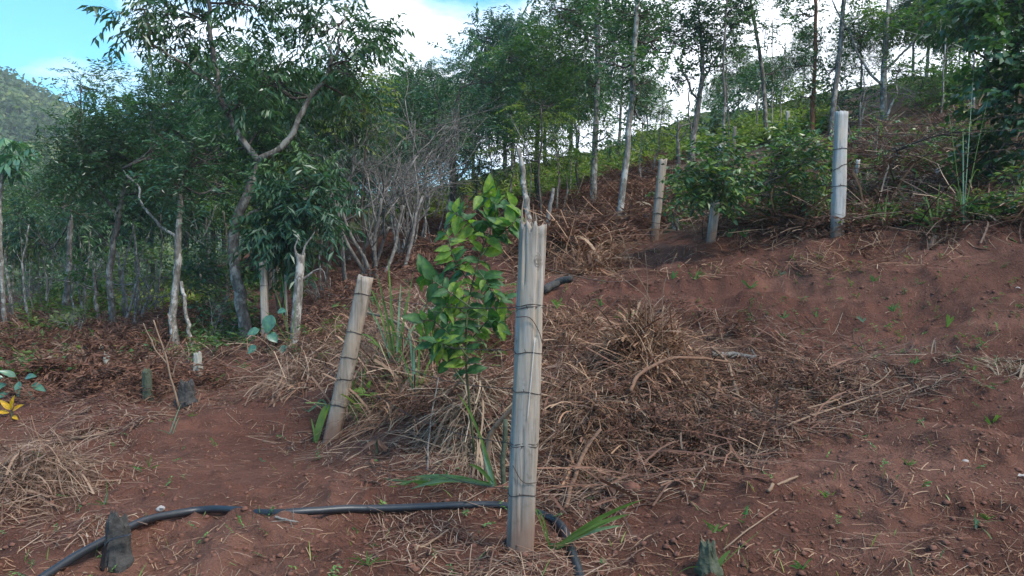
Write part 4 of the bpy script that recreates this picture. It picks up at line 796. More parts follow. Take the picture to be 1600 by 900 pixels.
for (lab, u0_, v0_, r, m, sd) in (('half buried reddish stone at the edge of the brush', 985, 764, .045, 'clod', 1), ('small grey stone left of the charred stump hose', 250, 797, .018, 'stone', 2), ('dusty stone beside the right seedlings', 1590, 450, .02, 'stone', 3), ('small pale stone in the lower right soil', 1508, 720, .015, 'stone', 4)):
    q = gp(u0_, v0_); bm_ = 10; th, ph = np.meshgrid(np.arange(12)*2*pi/12, np.linspace(.05, pi-.05, 8), indexing='ij'); d = np.stack([np.cos(th)*np.sin(ph), np.sin(th)*np.sin(ph)*.8, np.cos(ph)*.6], -1); rr_ = r*(1+.35*(noise3(d*1.8+sd, sd)-.5)[..., None]); V = q+d*rr_+[0, 0, r*.15]
    ii = np.arange(12)[:, None]*8; i2 = ((np.arange(12)+1) % 12)[:, None]*8; j = np.arange(7)[None]; g = Geo(); g.add(V, np.stack([ii+j, ii+j+1, i2+j+1, i2+j], -1).reshape(-1, 4)); single('stone', g, M[m], lab, 'stone', q)
def stick(label, pts, r0, r1, m='stick', lift=.01, name='stick', cat='stick', twigs=0, seed=0, k=16, flat=1.0):
    """pts: (pixel u, pixel v, height over the ground)"""
    w = np.array([gp(u, v)+[0, 0, h+r0*.6+lift*0] for u, v, h in pts]); p = smooth_path(w, k, r0*.25, seed); p[:, 2] = np.maximum(p[:, 2], H(p[:, 0], p[:, 1])+r1*.4); g = Geo(); g.tubes(p, np.linspace(r0, r1, k), 7, flat=flat)
    rng = np.random.default_rng(seed)
    for i in range(twigs):
        s = p[rng.integers(3, k-2)]; e = s+rng.normal(0, .09, 3)+[0, 0, .04]; g.tubes(np.stack([s, (s+e)/2+rng.normal(0, .01, 3), e]), [r1*.6, r1*.4, r1*.2], 4)
    return single(name, g, M[m], label, cat, p[0])
stick('thick red brown curved branch arching over the brush heap', [(985,640,.10),(1000,622,.14),(1050,605,.16),(1100,600,.15),(1138,596,.12)], .012, .008, 'stick_red', twigs=5, seed=4)
stick('pale broken branch end dropping at the right of the arching branch', [(1110,566,.10),(1135,585,.08),(1152,625,.02)], .009, .012, 'stick')
stick('grey weathered log lying behind the brush heap', [(1112,562,.02),(1150,560,.02),(1198,566,.0)], .020, .012, 'dead_twig', twigs=3)
stick('charred black log lying behind the big post', [(850,462,.02),(872,452,.04),(892,448,.02)], .040, .034, 'char')
stick('long straight dry stalk lying along the right edge of the brush', [(1180,695,.03),(1260,662,.03),(1340,635,.03),(1422,608,.02)], .007, .004, 'stick', twigs=2)
stick('second dry stalk crossing just above the long straight one', [(1230,655,.03),(1310,632,.03),(1370,607,.03),(1392,590,.04)], .006, .003, 'stick')
stick('broad dry brown leaf stalk standing against the brush right of the hose', [(884,795,.0),(900,755,.05),(918,728,.10),(938,716,.13)], .010, .012, 'stick_red', flat=.4)
stick('dark twig lying near the middle of the lower right soil', [(1200,770,.01),(1225,760,.015),(1246,750,.01)], .008, .005, 'stick')
stick('bent dry stem at the lower centre beside the hose end', [(650,862,.0),(680,850,.01),(700,838,.02)], .006, .004, 'stick')
stick('pale forked twig lying below the hose at the left', [(430,812,.01),(450,818,.012),(466,822,.01)], .006, .003, 'dead_twig', twigs=3)
stick('long thin stem rising right from the lower right corner plants', [(1130,868,.02),(1170,840,.03),(1216,812,.04)], .003, .002, 'stick')
stick('dark stick lying beside the hay at the left', [(110,690,.01),(150,685,.02),(185,677,.02)], .007, .004, 'stick')
stick('fallen pale limb lying under the left trees', [(140,462,.2),(210,460,.25),(275,450,.3)], .03, .018, 'bark_pale', name='fallen_branch', cat='branch')
stick('dark rotten branch lying below the leaning post strand', [(565,540,.32),(610,555,.28),(660,575,.2)], .016, .009, 'stick', twigs=5, name='fallen_branch', cat='branch')
stick('dead branch leaning across the weeds behind the sapling', [(735,520,.25),(700,520,.25),(640,548,.2)], .010, .005, 'dead_twig', twigs=4, name='fallen_branch', cat='branch')
stick('thin upright dead stem below the sapling', [(668,735,.0),(672,690,.08),(685,640,.18)], .006, .003, 'dead_twig')
q = gp(280, 640)
t = thing('forked_twig', 'bare brown forked twig planted in the litter at the left', 'twig', q)
for pl, r in ((((280,640),(268,590),(255,545),(240,500)), .010), (((262,570),(240,540),(224,505)), .007), (((257,548),(270,520),(262,490)), .006), (((268,590),(280,560),(300,545)), .006)):
    g = Geo(); g.tubes(smooth_path([P(a, b2, q[1]) for a, b2 in pl], 12, .003), np.linspace(r, r*.6, 12), 6); part('stem', g, M['stick'], t)
# thin dry wands over the brush heap
for i, (a, b2, c) in enumerate([((1015,470),(990,420),(968,360)),((1010,480),(1012,440),(1008,395)),((1035,470),(1042,430),(1058,395)),((1018,480),(980,440),(930,405))]):
    q = gp(1018, 560); p = smooth_path([q+[(a[0]-1018)/F*q[1], 0, -.02], P(a[0], a[1], q[1]), P(b2[0], b2[1], q[1]), P(c[0], c[1], q[1])], 14); g = Geo(); g.tubes(p, np.linspace(.0035, .0014, 14), 5)
    single('dry_wand', g, M['stick'], ['tall thin dry wand curving left out of the brush heap', 'nearly upright dry wand in the top of the brush heap', 'dry wand leaning right out of the brush heap', 'lowest dry wand reaching far left over the bank'][i], 'twig', q)

# ------------------------------------------------------------------ dry grass: heaps, litter
def heap(label, cu_, cv_, ru, rv, n_, ln, wd, m, seed, hgt=.15, up=.5, droop=.6, name='dry_grass_heap', cat='dry grass', segs=5):
    rng = np.random.default_rng(seed); c = gp(cu_, cv_); R_ = np.array([ru/F*c[1], rv/F*c[1]]); n_ = int(n_*2.1); wd = wd*.62; hgt = hgt*.8; a = rng.uniform(0, 2*pi, n_); r = rng.uniform(0, 1, n_)**.6; x = c[0]+np.cos(a)*r*R_[0]; y = c[1]+np.sin(a)*r*R_[1]; kk = noise2(x*4+seed, y*4, seed)*.6+noise2(x*11, y*11, seed)*.4 > rng.uniform(.15, .62, n_); a, r, x, y = a[kk], r[kk], x[kk], y[kk]; n_ = len(x)
    z = H(x, y)+hgt*(1-r**1.5)*rng.uniform(0, 1, n_)*(.3+1.5*noise2(x*5, y*5, seed+3)); bw = np.where(rng.uniform(0, 1, n_) < .18, rng.uniform(1.8, 3.6, n_), 1.); a2 = rng.uniform(0, 2*pi, n_); d = np.stack([np.cos(a)*.35+np.cos(a2)*.9, np.sin(a)*.35+np.sin(a2)*.9, rng.normal(up, .45, n_)], -1)
    g = Geo(); g.blades(np.stack([x, y, z], -1), d, rng.uniform(.4, 1.2, n_)*ln, rng.uniform(.5, 1.3, n_)*wd*bw, rng.uniform(.1, 1.3, n_)*droop, segs, .22, .004, 'straw')
    return single(name, g, M[m], label, cat, c, smooth=False)
heap('heap of reddish dry brush and straw rising at the centre right', 1022, 560, 75, 120, 900, .30, .007, 'straw_red', 101, .17, .45, .6)
heap('tangle of dark old straw spilling left of the brush heap toward the big post', 915, 640, 90, 190, 1000, .22, .005, 'straw_red', 102, .07, .25, .6)
heap('flattened straw spread below the brush heap', 1060, 660, 150, 170, 1100, .18, .005, 'straw_dark', 103, .03, .12, .5)
heap('flat mat of straw on the right shoulder of the brush', 1250, 620, 130, 140, 520, .17, .005, 'straw_red', 104, .03, .12, .5)
heap('dry tangled hay heap at the left edge', 30, 750, 80, 130, 750, .24, .0045, 'straw', 105, .10, .25, .6)
heap('curtain of pale dry grass hanging behind the big post', 742, 655, 38, 130, 620, .42, .006, 'straw_pale', 106, .36, -.1, .9)
heap('dry grass skirt fanning round the foot of the rough stake', 470, 590, 45, 100, 420, .45, .008, 'straw', 107, .28, -.05, .9)
heap('dense brown dry grass bank between the stake and the leaning post', 530, 545, 95, 200, 1100, .36, .007, 'straw_red', 108, .15, .35, .7)
heap('dry grass and stems tangled under the sapling', 665, 600, 95, 220, 1300, .32, .006, 'straw_red', 109, .14, .3, .7)
heap('dry grass between the leaning post and the sapling', 620, 520, 80, 200, 900, .42, .007, 'straw', 110, .22, .5, .6)
heap('brown straw drift behind the big post', 890, 520, 70, 180, 900, .28, .006, 'straw_red', 111, .12, .3, .6)
heap('tuft of straw at the right edge hollow', 1585, 585, 28, 60, 130, .2, .005, 'straw_pale', 112, .08, -.1, .9)
heap('scatter of grey straw right of the middle', 1400, 560, 100, 140, 380, .15, .004, 'straw_dark', 113, .03, .1, .5)
heap('brown straw bank below the pale trunks', 880, 375, 90, 200, 1400, .55, .012, 'straw_red', 114, .12, .4, .6)
heap('cut stalks on the slope under the vine', 1180, 335, 110, 260, 1500, .45, .009, 'straw_dark', 115, .12, .25, .6)
heap('cut stalks on the slope right of the right post', 1430, 320, 150, 260, 2200, .42, .008, 'straw_dark', 116, .12, .25, .6)
heap('reddish cut stalks left of the brown split post', 985, 330, 60, 260, 900, .6, .013, 'straw_red', 117, .15, .4, .6)
heap('pale bleached grass tuft behind the leaning pale trunk', 1005, 345, 35, 80, 260, .6, .012, 'straw_pale', 118, .15, .5, .8)
heap('tangle of dark stems on the upper slope at the right', 1500, 235, 100, 300, 1500, .55, .009, 'straw_dark', 119, .35, .6, .5)

heap('peak of stiff reddish stalks at the top of the brush heap', 1012, 535, 50, 60, 420, .30, .010, 'straw_red', 131, .12, 1.1, .5)
heap('stiff pale stems standing in the grass bank left of the sapling', 640, 590, 110, 160, 260, .42, .008, 'straw', 132, .10, 1.5, .4)
heap('scattered stiff stems over the brush mat', 1010, 620, 200, 180, 200, .26, .009, 'straw_dark', 133, .08, .35, .5)
heap('green grass stems mixed in the bank between leaning post and big post', 650, 560, 110, 180, 160, .40, .010, 'blade', 134, .05, 1.6, .5)
def litter(poly, n_, ln, wd, m, label, seed, lift=.004, yr=(1.7, 30), tilt=.10, segs=3, name='straw_litter'):
    rng = np.random.default_rng(seed); uv = rpoly(poly, n_, rng); p = G(uv[:, 0], uv[:, 1], *yr); p = p[p[:, 1] < yr[1]*.98]; k = noise2(p[:, 0]*2.2, p[:, 1]*2.2, seed)*.6+noise2(p[:, 0]*7, p[:, 1]*7, seed+1)*.4 > rng.uniform(.1, .75, len(p)); p = p[k]; N_ = len(p)
    a = rng.uniform(0, 2*pi, N_); d = np.stack([np.cos(a), np.sin(a), np.abs(rng.normal(0, tilt, N_))], -1); g = Geo(); L = rng.uniform(.25, 1.3, N_)**1.5*ln
    g.blades(p+[0, 0, lift], d, L, rng.uniform(.5, 1.4, N_)*wd, rng.uniform(0, .3, N_), segs, .16, lift, 'straw'); return stuff(name, g, m, label, 'straw', False)
FULL = [(-60,900),(-60,600),(300,560),(480,600),(800,470),(900,400),(1300,370),(1660,350),(1660,960),(-60,960)]
litter(FULL, 14000, .05, .0026, M['straw_red'], 'short bits of straw strewn over the red soil', 121, .003)
litter(FULL, 2200, .12, .0022, M['straw'], 'pale dry stalks strewn over the red soil', 122, .004)
litter([(820,800),(820,480),(1000,460),(1330,520),(1480,600),(1400,650),(1200,720),(1000,800)], 7000, .18, .0045, M['straw_dark'], 'old dark straw matted round the brush heap', 123, .006, tilt=.2)
litter([(820,800),(850,560),(1000,480),(1300,540),(1400,620),(1150,740)], 1500, .22, .0045, M['straw'], 'light straw on top of the brush mat', 124, .02, tilt=.3)
litter([(-60,830),(-60,650),(120,640),(250,720),(160,860)], 1800, .12, .0035, M['straw'], 'hay bits round the heap at the left edge', 125, .005)
litter([(560,880),(600,800),(800,800),(960,760),(1000,880),(900,930)], 1300, .13, .0035, M['straw'], 'dry bits along the hose by the big post', 126, .006, tilt=.2)
litter([(60,640),(260,560),(420,540),(420,620),(250,660),(80,700)], 2600, .14, .006, M['chip'], 'leaf bits below the left trees', 127, .005)
litter([(600,460),(900,370),(1080,380),(1300,370),(1500,365),(1500,420),(900,450)], 2600, .22, .006, M['straw_red'], 'dry stalks over the upper bench', 128, .01, tilt=.25)
litter([(400,700),(470,600),(800,640),(800,780),(600,760)], 2200, .16, .004, M['straw_dark'], 'dark fine straw below the grass bank', 129, .005, tilt=.2)
litter([(1060,365),(1180,260),(1350,190),(1640,160),(1640,350),(1350,362)], 4200, .75, .013, M['straw_dark'], 'cut dry stalks lying over the slope at the right', 135, .02, (5, 30), .3)
litter([(1060,365),(1180,260),(1350,190),(1640,160),(1640,350),(1350,362)], 1500, .6, .013, M['straw'], 'light dry stalks lying over the slope at the right', 136, .05, (5, 30), .45)
litter([(600,400),(760,300),(1050,250),(1060,360),(800,400)], 2200, .8, .018, M['straw_red'], 'dry stalks over the slope behind the big post', 137, .05, (8, 40), .35)
litter([(250,560),(380,520),(640,440),(800,470),(800,640),(480,620)], 1800, .35, .006, M['straw'], 'light dry stems lying over the grass bank', 138, .05, tilt=.5)
scatter('fern_scraps', [(850,700),(880,480),(1010,440),(1160,520),(1330,600),(1200,700),(1000,760)], 420, 'fern', M['fern'], 'dead red brown fern scraps mixed into the brush', 'dead ferns', 192, .42, .5, (2, 9), .05)
scatter('fern_scraps', [(430,560),(620,480),(790,480),(790,700),(600,660),(470,600)], 420, 'fern', M['fern'], 'dead fern scraps mixed into the grass bank', 'dead ferns', 193, .5, .5, (2, 12), .06)
scatter('bank_weeds', [(440,520),(620,460),(790,440),(790,560),(600,620),(480,600)], 170, 'oval', M['leaf_light'], 'small green weeds growing through the grass bank', 'weeds', 194, .55, .9, (2, 12), .08)
litter([(820,780),(840,560),(1000,460),(1330,560),(1400,640),(1000,800)], 500, .34, .011, M['fern'], 'broad dead reddish blades in the brush', 195, .03, tilt=.35)
scatter('fern_scraps', [(0,640),(0,555),(200,565),(420,545),(330,600),(150,620)], 420, 'fern', M['fern'], 'dead fern scraps thinning out below the left bank', 'dead ferns', 196, .7, .4, (2, 16), .02)
scatter('bank_brush', [(0,600),(0,500),(150,465),(400,455),(400,520),(250,575)], 500, 'fern', M['straw'], 'pale dead fronds lying on the dark bank at the left', 'dead ferns', 197, .8, .5, (2, 30), .05)
scatter('bank_weeds', [(0,610),(0,500),(400,460),(420,540),(250,590)], 240, 'small', M['leaf_light'], 'small green weeds on the dark bank at the left', 'weeds', 198, .9, .9, (2, 30), .05)
litter([(0,600),(0,500),(150,465),(420,455),(420,540),(250,590)], 700, .5, .010, M['straw'], 'dead stems lying on the dark bank at the left', 199, .04, (3, 30), .4)
scatter('tiny_weeds', FULL, 150, 'small', M['seedling'], 'tiny green weeds dotted over the bare soil', 'weeds', 201, .20, .9, (1.8, 12), .004)
scatter('tiny_weeds', [(800,450),(1100,400),(1600,400),(1600,620),(1300,560),(900,480)], 190, 'small', M['leaf_light'], 'tiny green weeds on the upper soil at the right', 'weeds', 202, .24, .9, (1.8, 12), .004)
rg_ = np.random.default_rng(203); uv = rpoly(FULL, 260, rg_); p = G(uv[:, 0], uv[:, 1], 1.8, 12); g = Geo(); g.blades(p, rg_.normal(0, .45, p.shape)+[0, 0, 1.], rg_.uniform(.03, .10, len(p)), rg_.uniform(.003, .006, len(p)), .3, 4)
stuff('grass_shoots', g, M['blade'], 'thin green grass shoots coming up through the soil', 'grass', False)
# dead leaves
rng = np.random.default_rng(130); uv = rpoly(FULL, 2600, rng); p = G(uv[:, 0], uv[:, 1]); d = rng.normal(0, 1, p.shape); d[:, 2] = rng.normal(.1, .2, len(p)); nn = rng.normal(0, .5, p.shape)+[0, 0, 1]
g = Geo(); g.leaves(p+[0, 0, .006], d, nn, rng.uniform(.006, .024, len(p)), rng.uniform(.003, .009, len(p)), .3); stuff('dead_leaves', g, M['chip'], 'small dead leaves strewn over the soil', 'leaf litter', False)
# clods of soil
uv = rpoly(FULL, 6500, rng); p = G(uv[:, 0], uv[:, 1], 1.7, 16); N_ = len(p); r = rng.uniform(.12, 1, N_)**6*.015+.0016
oct_ = np.array([[1, 0, 0], [0, 1, 0], [-1, 0, 0], [0, -1, 0], [0, 0, 1], [.7, .7, .5], [-.7, .7, .5], [-.7, -.7, .5], [.7, -.7, .5]], float)
V = oct_[None]*rng.uniform(.8, 1.15, (N_, 9, 1))*r[:, None, None]; a = rng.uniform(0, 6.28, N_); ca, sa = np.cos(a)[:, None], np.sin(a)[:, None]; V = np.stack([V[..., 0]*ca-V[..., 1]*sa, V[..., 0]*sa+V[..., 1]*ca, V[..., 2]*.8], -1)+p[:, None]
T = np.array([[0, 5, 8], [5, 4, 8], [0, 1, 5], [1, 6, 5], [5, 6, 4], [1, 2, 6], [2, 7, 6], [6, 7, 4], [2, 3, 7], [3, 8, 7], [7, 8, 4], [3, 0, 8]]); g = Geo(); g.add(V, None, (T[None]+(np.arange(N_)*9)[:, None, None]).reshape(-1, 3)); stuff('soil_clods', g, M['clod'], 'crumbs and clods of red earth', 'soil', True)
for (u, v, lab) in ((245,798,'small white bluish scrap below the hose at the left'),(1590,748,'dark grey scrap at the right edge'),(1095,692,'bluish grey scrap in the brush')):
    q = gp(u, v); g = Geo(); g.leaves(np.array([q+[0, 0, .01], q+[.01, 0, .012]]), np.array([[1, .2, .1], [1, -.4, .1]]), np.array([[0, -.4, 1.], [0, -.2, 1]]), .035, .022); single('scrap', g, M['stone'], lab, 'litter', q)

# ------------------------------------------------------------------ green plants
def leaf_mesh(name, m, L=1.0, Wd=.5, fold=.25, bend=.25, n_=9, wavy=.03):
    t = np.linspace(0, 1, n_); w = np.sin(np.pi*t**.85)**.8*(1-.25*t)*Wd/2; w[0] = .01; w[-1] = .004; z = -bend*t**2; V = []
    for i in range(n_):
        zz = wavy*(-1)**i
        V += [(-w[i], t[i], z[i]+fold*w[i]+zz*w[i]*2), (-w[i]*.5, t[i], z[i]+fold*w[i]*.3), (0, t[i], z[i]-.01), (w[i]*.5, t[i], z[i]+fold*w[i]*.3), (w[i], t[i], z[i]+fold*w[i]+zz*w[i]*2)]
    i = np.arange(n_-1)[:, None]*5; j = np.arange(4)[None]; g = Geo(); g.add(np.array(V)*L, np.stack([i+j, i+j+1, i+j+6, i+j+5], -1).reshape(-1, 4)); return mesh_of(name, g, m)
from mathutils import Matrix, Vector
def put_leaf(me, parent, pos, d, up, sc):
    d = Vector(d).normalized(); z = Vector(up); z = (z-d*z.dot(d)).normalized(); x = d.cross(z); o = link('leaf', me, parent)
    mtx = Matrix((x, d, z)).transposed().to_4x4(); o.matrix_local = Matrix.Translation(Vector(pos)-parent.location) @ mtx @ Matrix.Diagonal((sc, sc, sc, 1)); return o
LM = [leaf_mesh('leaf', M['leaf_sap'], 1, .60, .30, .30, 9, .06), leaf_mesh('leaf', M['leaf_sap'], 1, .54, .20, .5, 9, .06), leaf_mesh('leaf', M['leaf_young'], 1, .56, .35, .3, 9, .05), leaf_mesh('leaf', M['leaf_blue'], 1, .5, .2, .3)]
# the sapling behind and left of the big post
YS = 3.75; q = drop(P(742, 640, 3.95)); sap = thing('sapling', 'leafy green guava like sapling with glossy oval leaves left of the big post', 'sapling', q)
rng = np.random.default_rng(140)
STEMS = [([(738,640),(728,560),(733,470),(752,395),(778,340),(806,322)], .008), ([(733,560),(700,520),(672,500),(655,505)], .004), ([(735,480),(700,455),(672,436),(662,430)], .004), ([(740,450),(710,405),(700,368),(692,360)], .004),
         ([(752,400),(775,372),(800,350),(815,335)], .004), ([(730,540),(745,520),(765,500),(780,505)], .004), ([(726,600),(700,560),(700,530),(690,545)], .004), ([(745,420),(760,440),(775,465),(785,470)], .003), ([(735,500),(715,480),(700,475),(688,490)], .003), ([(760,380),(735,350),(715,335),(705,330)], .003), ([(770,350),(775,325),(765,310),(752,306)], .003), ([(733,560),(710,545),(685,535),(668,545)], .003)]
for i, (pl, r) in enumerate(STEMS):
    dY = rng.normal(0, .07, len(pl))*(i > 0); pts = [P(a, b2, YS+dy) for (a, b2), dy in zip(pl, dY)]
    if i == 0: pts[0] = q-[0, 0, .04]
    p = smooth_path(pts, 26, .001, i); g = Geo(); g.tubes(p, np.linspace(r, r*.35, 26), 6); part('stem', g, M['stem_green'], sap)
    nl = 60 if i == 0 else 22
    for k in range(nl):
        f = (.36+.64*k/(nl-1)) if i == 0 else (.25+.75*k/(nl-1)); c = p[min(25, int(f*25))]; tan = norm(p[min(25, int(f*25)+1)]-p[max(0, int(f*25)-1)]) if f < 1 else norm(p[-1]-p[-3])
        sd = norm(np.cross(tan, [0, 1., .2]))*(1 if k % 2 else -1); a = rng.uniform(-.9, .9); dd = tan*rng.uniform(.1, .6)+sd*.9+np.array([0, -1, 0])*a*.8+rng.normal(0, .2, 3)+[0, 0, -.12]
        me = LM[2] if rng.uniform() < .33 else LM[rng.integers(0, 2)]; put_leaf(me, sap, c, dd, np.array([0, -.8, .8])+rng.normal(0, .35, 3), rng.uniform(.050, .108)*(1.12 if f > .8 else 1))
# the long yellow-green curled leaf at its top right
put_leaf(LM[2], sap, P(790,320,YS-.05), np.array([.8,-.1,-.35]), [.3,-.3,1], .115)

def clump(label, u, v, specs, m='blade', name='grass_clump', cat='grass', seed=0, Y=None, shape='taper', segs=9):
    """specs: (dx px, dy px up, droop, width m, m) arching blades given by where their tips go"""
    q = gp(u, v) if Y is None else drop(P(u, v, Y)); t = thing(name, label, cat, q); rng = np.random.default_rng(seed); k = q[1]/F
    for (dx, dz, dr, w) in specs:
        e = np.array([dx*k, rng.normal(0, .25)*abs(dx*k)*.5-.0, dz*k]); mid = e*.5+[0, 0, dr*np.linalg.norm(e)]; tt_ = np.linspace(0, 1, segs)[:, None]; p = q+[rng.normal(0, .006), rng.normal(0, .006), -.004]+2*tt_*(1-tt_)*mid+tt_**2*e
        p[:, 2] = np.maximum(p[:, 2], H(p[:, 0], p[:, 1])+.006); tan = norm(np.gradient(p, axis=0)); sd = norm(np.cross(tan, [0.15, 1, .5])+rng.normal(0, .2, 3)); ww = w*np.clip(np.sin(np.pi*np.clip(.18+.82*tt_, 0, 1))**.6, .03, 1)
        dp = norm(np.cross(sd, tan))*w*.18
        V = np.stack([p-sd*ww/2, p+dp*ww/w, p+sd*ww/2], 1); i = np.arange(segs-1)[:, None]*3; j = np.arange(2)[None]; g = Geo(); g.add(V, np.stack([i+j, i+j+1, i+j+4, i+j+3], -1).reshape(-1, 4)); part('blade', g, M[m if not isinstance(m, (list, tuple)) else m[rng.integers(len(m))]], t)
    return t
clump('tall arching green cane blades between the leaning post and the sapling', 618, 570, [(-30,165,.2,.018),(-60,120,.45,.016),(-10,190,.1,.018),(-72,60,.7,.014),(20,130,.1,.018),(8,150,.15,.016),(45,100,.3,.016),(-20,130,.3,.015),(30,170,.1,.012),(-45,150,.35,.014)], ['blade', 'blade', 'blade_pale'], seed=1, Y=5.6)
clump('second bunch of green blades close left of the sapling', 650, 600, [(-10,120,.1,.018),(12,150,.15,.014),(-35,90,.4,.012),(30,80,.2,.014),(0,90,.1,.018),(-20,60,.1,.014)], ['blade', 'blade_pale'], seed=2, Y=4.9)
clump('long green and pale blades sweeping left over the hose', 772, 762, [(-180,-38,.30,.030),(-196,-62,.36,.026),(-130,0,.24,.026),(-60,150,.25,.013),(-20,70,.1,.02),(-150,10,.18,.012),(-40,40,.3,.02),(-175,-20,.2,.026)], ['blade', 'blade_pale'], seed=3)
clump('green blades sweeping right past the curved end of the hose', 862, 862, [(142,88,.12,.028),(128,62,.12,.024),(118,40,.14,.020),(-25,70,.6,.007),(-60,85,.75,.006),(10,-40,.25,.012),(95,55,.05,.012)], ['blade_pale', 'blade'], seed=4, name='grass_clump')
clump('broad yellow green blade curled at the foot of the leaning post', 494, 692, [(18,62,.12,.05),(30,70,.35,.018),(-8,40,.3,.014)], ['leaf_young', 'blade'], seed=5, name='curled_leaf_plant', cat='plant')
clump('blue green drooping blade left of the leaning post', 512, 600, [(-22,5,1.5,.02),(-45,-30,.9,.016)], 'blade_pale', seed=6, Y=5.6)
clump('tall spear blades in front of the right edge foliage', 1505, 352, [(10,240,.03,.008),(40,205,.10,.006),(-32,190,.12,.006),(-5,150,.05,.012),(22,80,.8,.010),(-30,50,1.1,.011),(40,30,1.2,.012),(-55,10,.9,.011),(60,0,1.0,.012),(-8,60,.3,.014)], ['blade', 'blade', 'blade_pale'], seed=7, Y=7.0)
clump('short upright blades right of the bleached post', 1382, 352, [(3,60,.05,.02),(-12,45,.2,.015),(14,38,.2,.015),(22,50,.1,.015)], 'blade', seed=8, Y=7.5)
clump('spiky blades left of the tall spear blades', 1460, 362, [(-35,35,.3,.018),(-15,60,.1,.02),(20,45,.3,.018),(5,80,.05,.018),(-50,10,.4,.015)], 'blade', seed=9, Y=7.1)
clump('thin green blades by the rough stake', 455, 575, [(-40,60,.2,.012),(-28,95,.15,.012),(-55,30,.3,.012),(10,80,.1,.01),(-12,120,.1,.012)], 'blade', seed=10, Y=7.8)
clump('blades at the front of the dry bank left of the sapling', 556, 650, [(-10,90,.1,.01),(8,70,.15,.012),(20,110,.05,.01),(-22,40,.3,.01)], 'blade', seed=11, Y=5.2)
clump('weedy grass tuft lying below the hose centre', 575, 884, [(-40,12,.3,.007),(-22,22,.3,.006),(20,18,.3,.006),(38,8,.3,.006),(0,28,.2,.006),(10,22,.4,.006),(-30,-6,.3,.006),(28,-8,.3,.006)], 'blade', seed=12)
clump('thin grass blade pair beside the mound at the left', 268, 680, [(18,50,.05,.008),(-26,8,.2,.007),(12,30,.2,.006)], 'blade_pale', seed=13)
clump('small blade fan in the soil left of centre', 232, 733, [(-30,-4,.4,.008),(-8,20,.3,.007),(14,6,.4,.007),(6,24,.1,.006)], 'blade', seed=14)
clump('green blades flattened beside the hay heap', 165, 790, [(-40,-10,.1,.010),(-20,8,.1,.009),(0,45,.1,.007),(8,22,.2,.007)], ['blade', 'blade_pale'], seed=15)
clump('broad pale blade leaning over the mossy stump', 1112, 893, [(28,38,.1,.016),(80,70,.05,.004),(-60,-2,.4,.004)], ['blade'], seed=16)
SEED = [(1395,487,'pale leafed seedling highest of the two at the upper right soil',14,'seedling'),(1480,512,'yellow green sprout with wide arching blades at the upper right',22,'leaf_young'),(1225,497,'bright sprout right of the brush top',13,'seedling'),
 (1275,497,'slim seedling just right of the bright sprout',14,'blade'),(1348,503,'flat pale seedling lying on the upper soil',14,'blade_pale'),(1550,662,'single bright upright sprout on the right mound',17,'leaf_young'),(1530,826,'pale bluish blade drooping at the lower right',20,'blade_pale'),
 (1545,812,'thin green blade behind the pale bluish one',18,'blade'),(1118,832,'narrow sprout at the lower centre right above the mossy stump',24,'blade'),(1252,890,'green sprout at the bottom edge right of the mossy stump',20,'seedling'),(1292,778,'little sprout in the dark hollow at the lower right',16,'leaf_young'),
 (1050,438,'bright seedling at the left end of the upper bench',14,'seedling'),(1085,438,'grassy sprout beside the bright seedling on the bench',18,'blade'),(975,500,'grassy tuft left of the brush heap top',18,'blade'),(938,478,'small tuft above the straw drift',14,'blade'),(1172,452,'slim sprout on the bench below the vine',14,'blade'),
 (885,388,'bright green weed on the straw bank behind the big post',10,'seedling'),(870,482,'grass tuft at the charred log',16,'leaf_young'),(412,722,'tiny pale blades on the trodden soil',10,'blade_pale'),(297,652,'tiny yellowish sprout at the left',12,'leaf_young'),(557,830,'star shaped green weed just below the hose',12,'seedling'),
 (490,870,'tiny sprout near the lower centre left',8,'seedling'),(920,785,'bright green weed below the brush right of the big post',12,'seedling'),(1430,570,'leafy green weed in the straw at the right',16,'seedling'),(1405,552,'small weed left of the leafy one in the straw',10,'seedling'),(1520,578,'sprout on the soil left of the right hollow',10,'blade'),
 (1350,682,'small round green weed below the long stalks',9,'seedling'),(1420,728,'flat green blade lying in the lower right soil',14,'blade'),(570,645,'bright leafy weed right of the leaning post foot',20,'seedling'),(700,750,'low weeds behind the hose left of the big post',16,'seedling'),(340,600,'small pale grass tuft under the forked tree',16,'blade'),
 (240,560,'green weed behind the forked twig',14,'leaf_young'),(380,575,'leafy tuft left of the stake dry grass',16,'seedling'),(1140,372,'green weed at the foot of the vine post',14,'seedling'),(1165,372,'second green weed right of the vine post foot',14,'seedling'),(1590,480,'tiny sprout at the right edge',8,'blade'),(755,470,'grass tuft on the bank right behind the sapling',16,'blade'),
 (1220,430,'small pale sprout on the bench centre right',9,'blade_pale'),(1365,440,'sprout at the foot of the bench edge',14,'blade'),(640,850,'bright clover like weed lower centre',8,'seedling'),(585,855,'small broad leaf weed left of the grass tuft',9,'seedling')]
for i, (u, v, lab, s, m) in enumerate(SEED):
    r = random.Random(i); n_ = r.randint(4, 7); sp = [(r.uniform(-1, 1)*s, r.uniform(.25, 1.1)*s, r.uniform(.1, .5), s*r.uniform(.10, .2)*gp(u, v)[1]/F) for _ in range(n_)]
    clump(lab, u, v, sp, m, 'seedling' if m in ('seedling', 'leaf_young') else 'grass_sprout', 'seedling' if m in ('seedling', 'leaf_young') else 'grass', 200+i, segs=6)
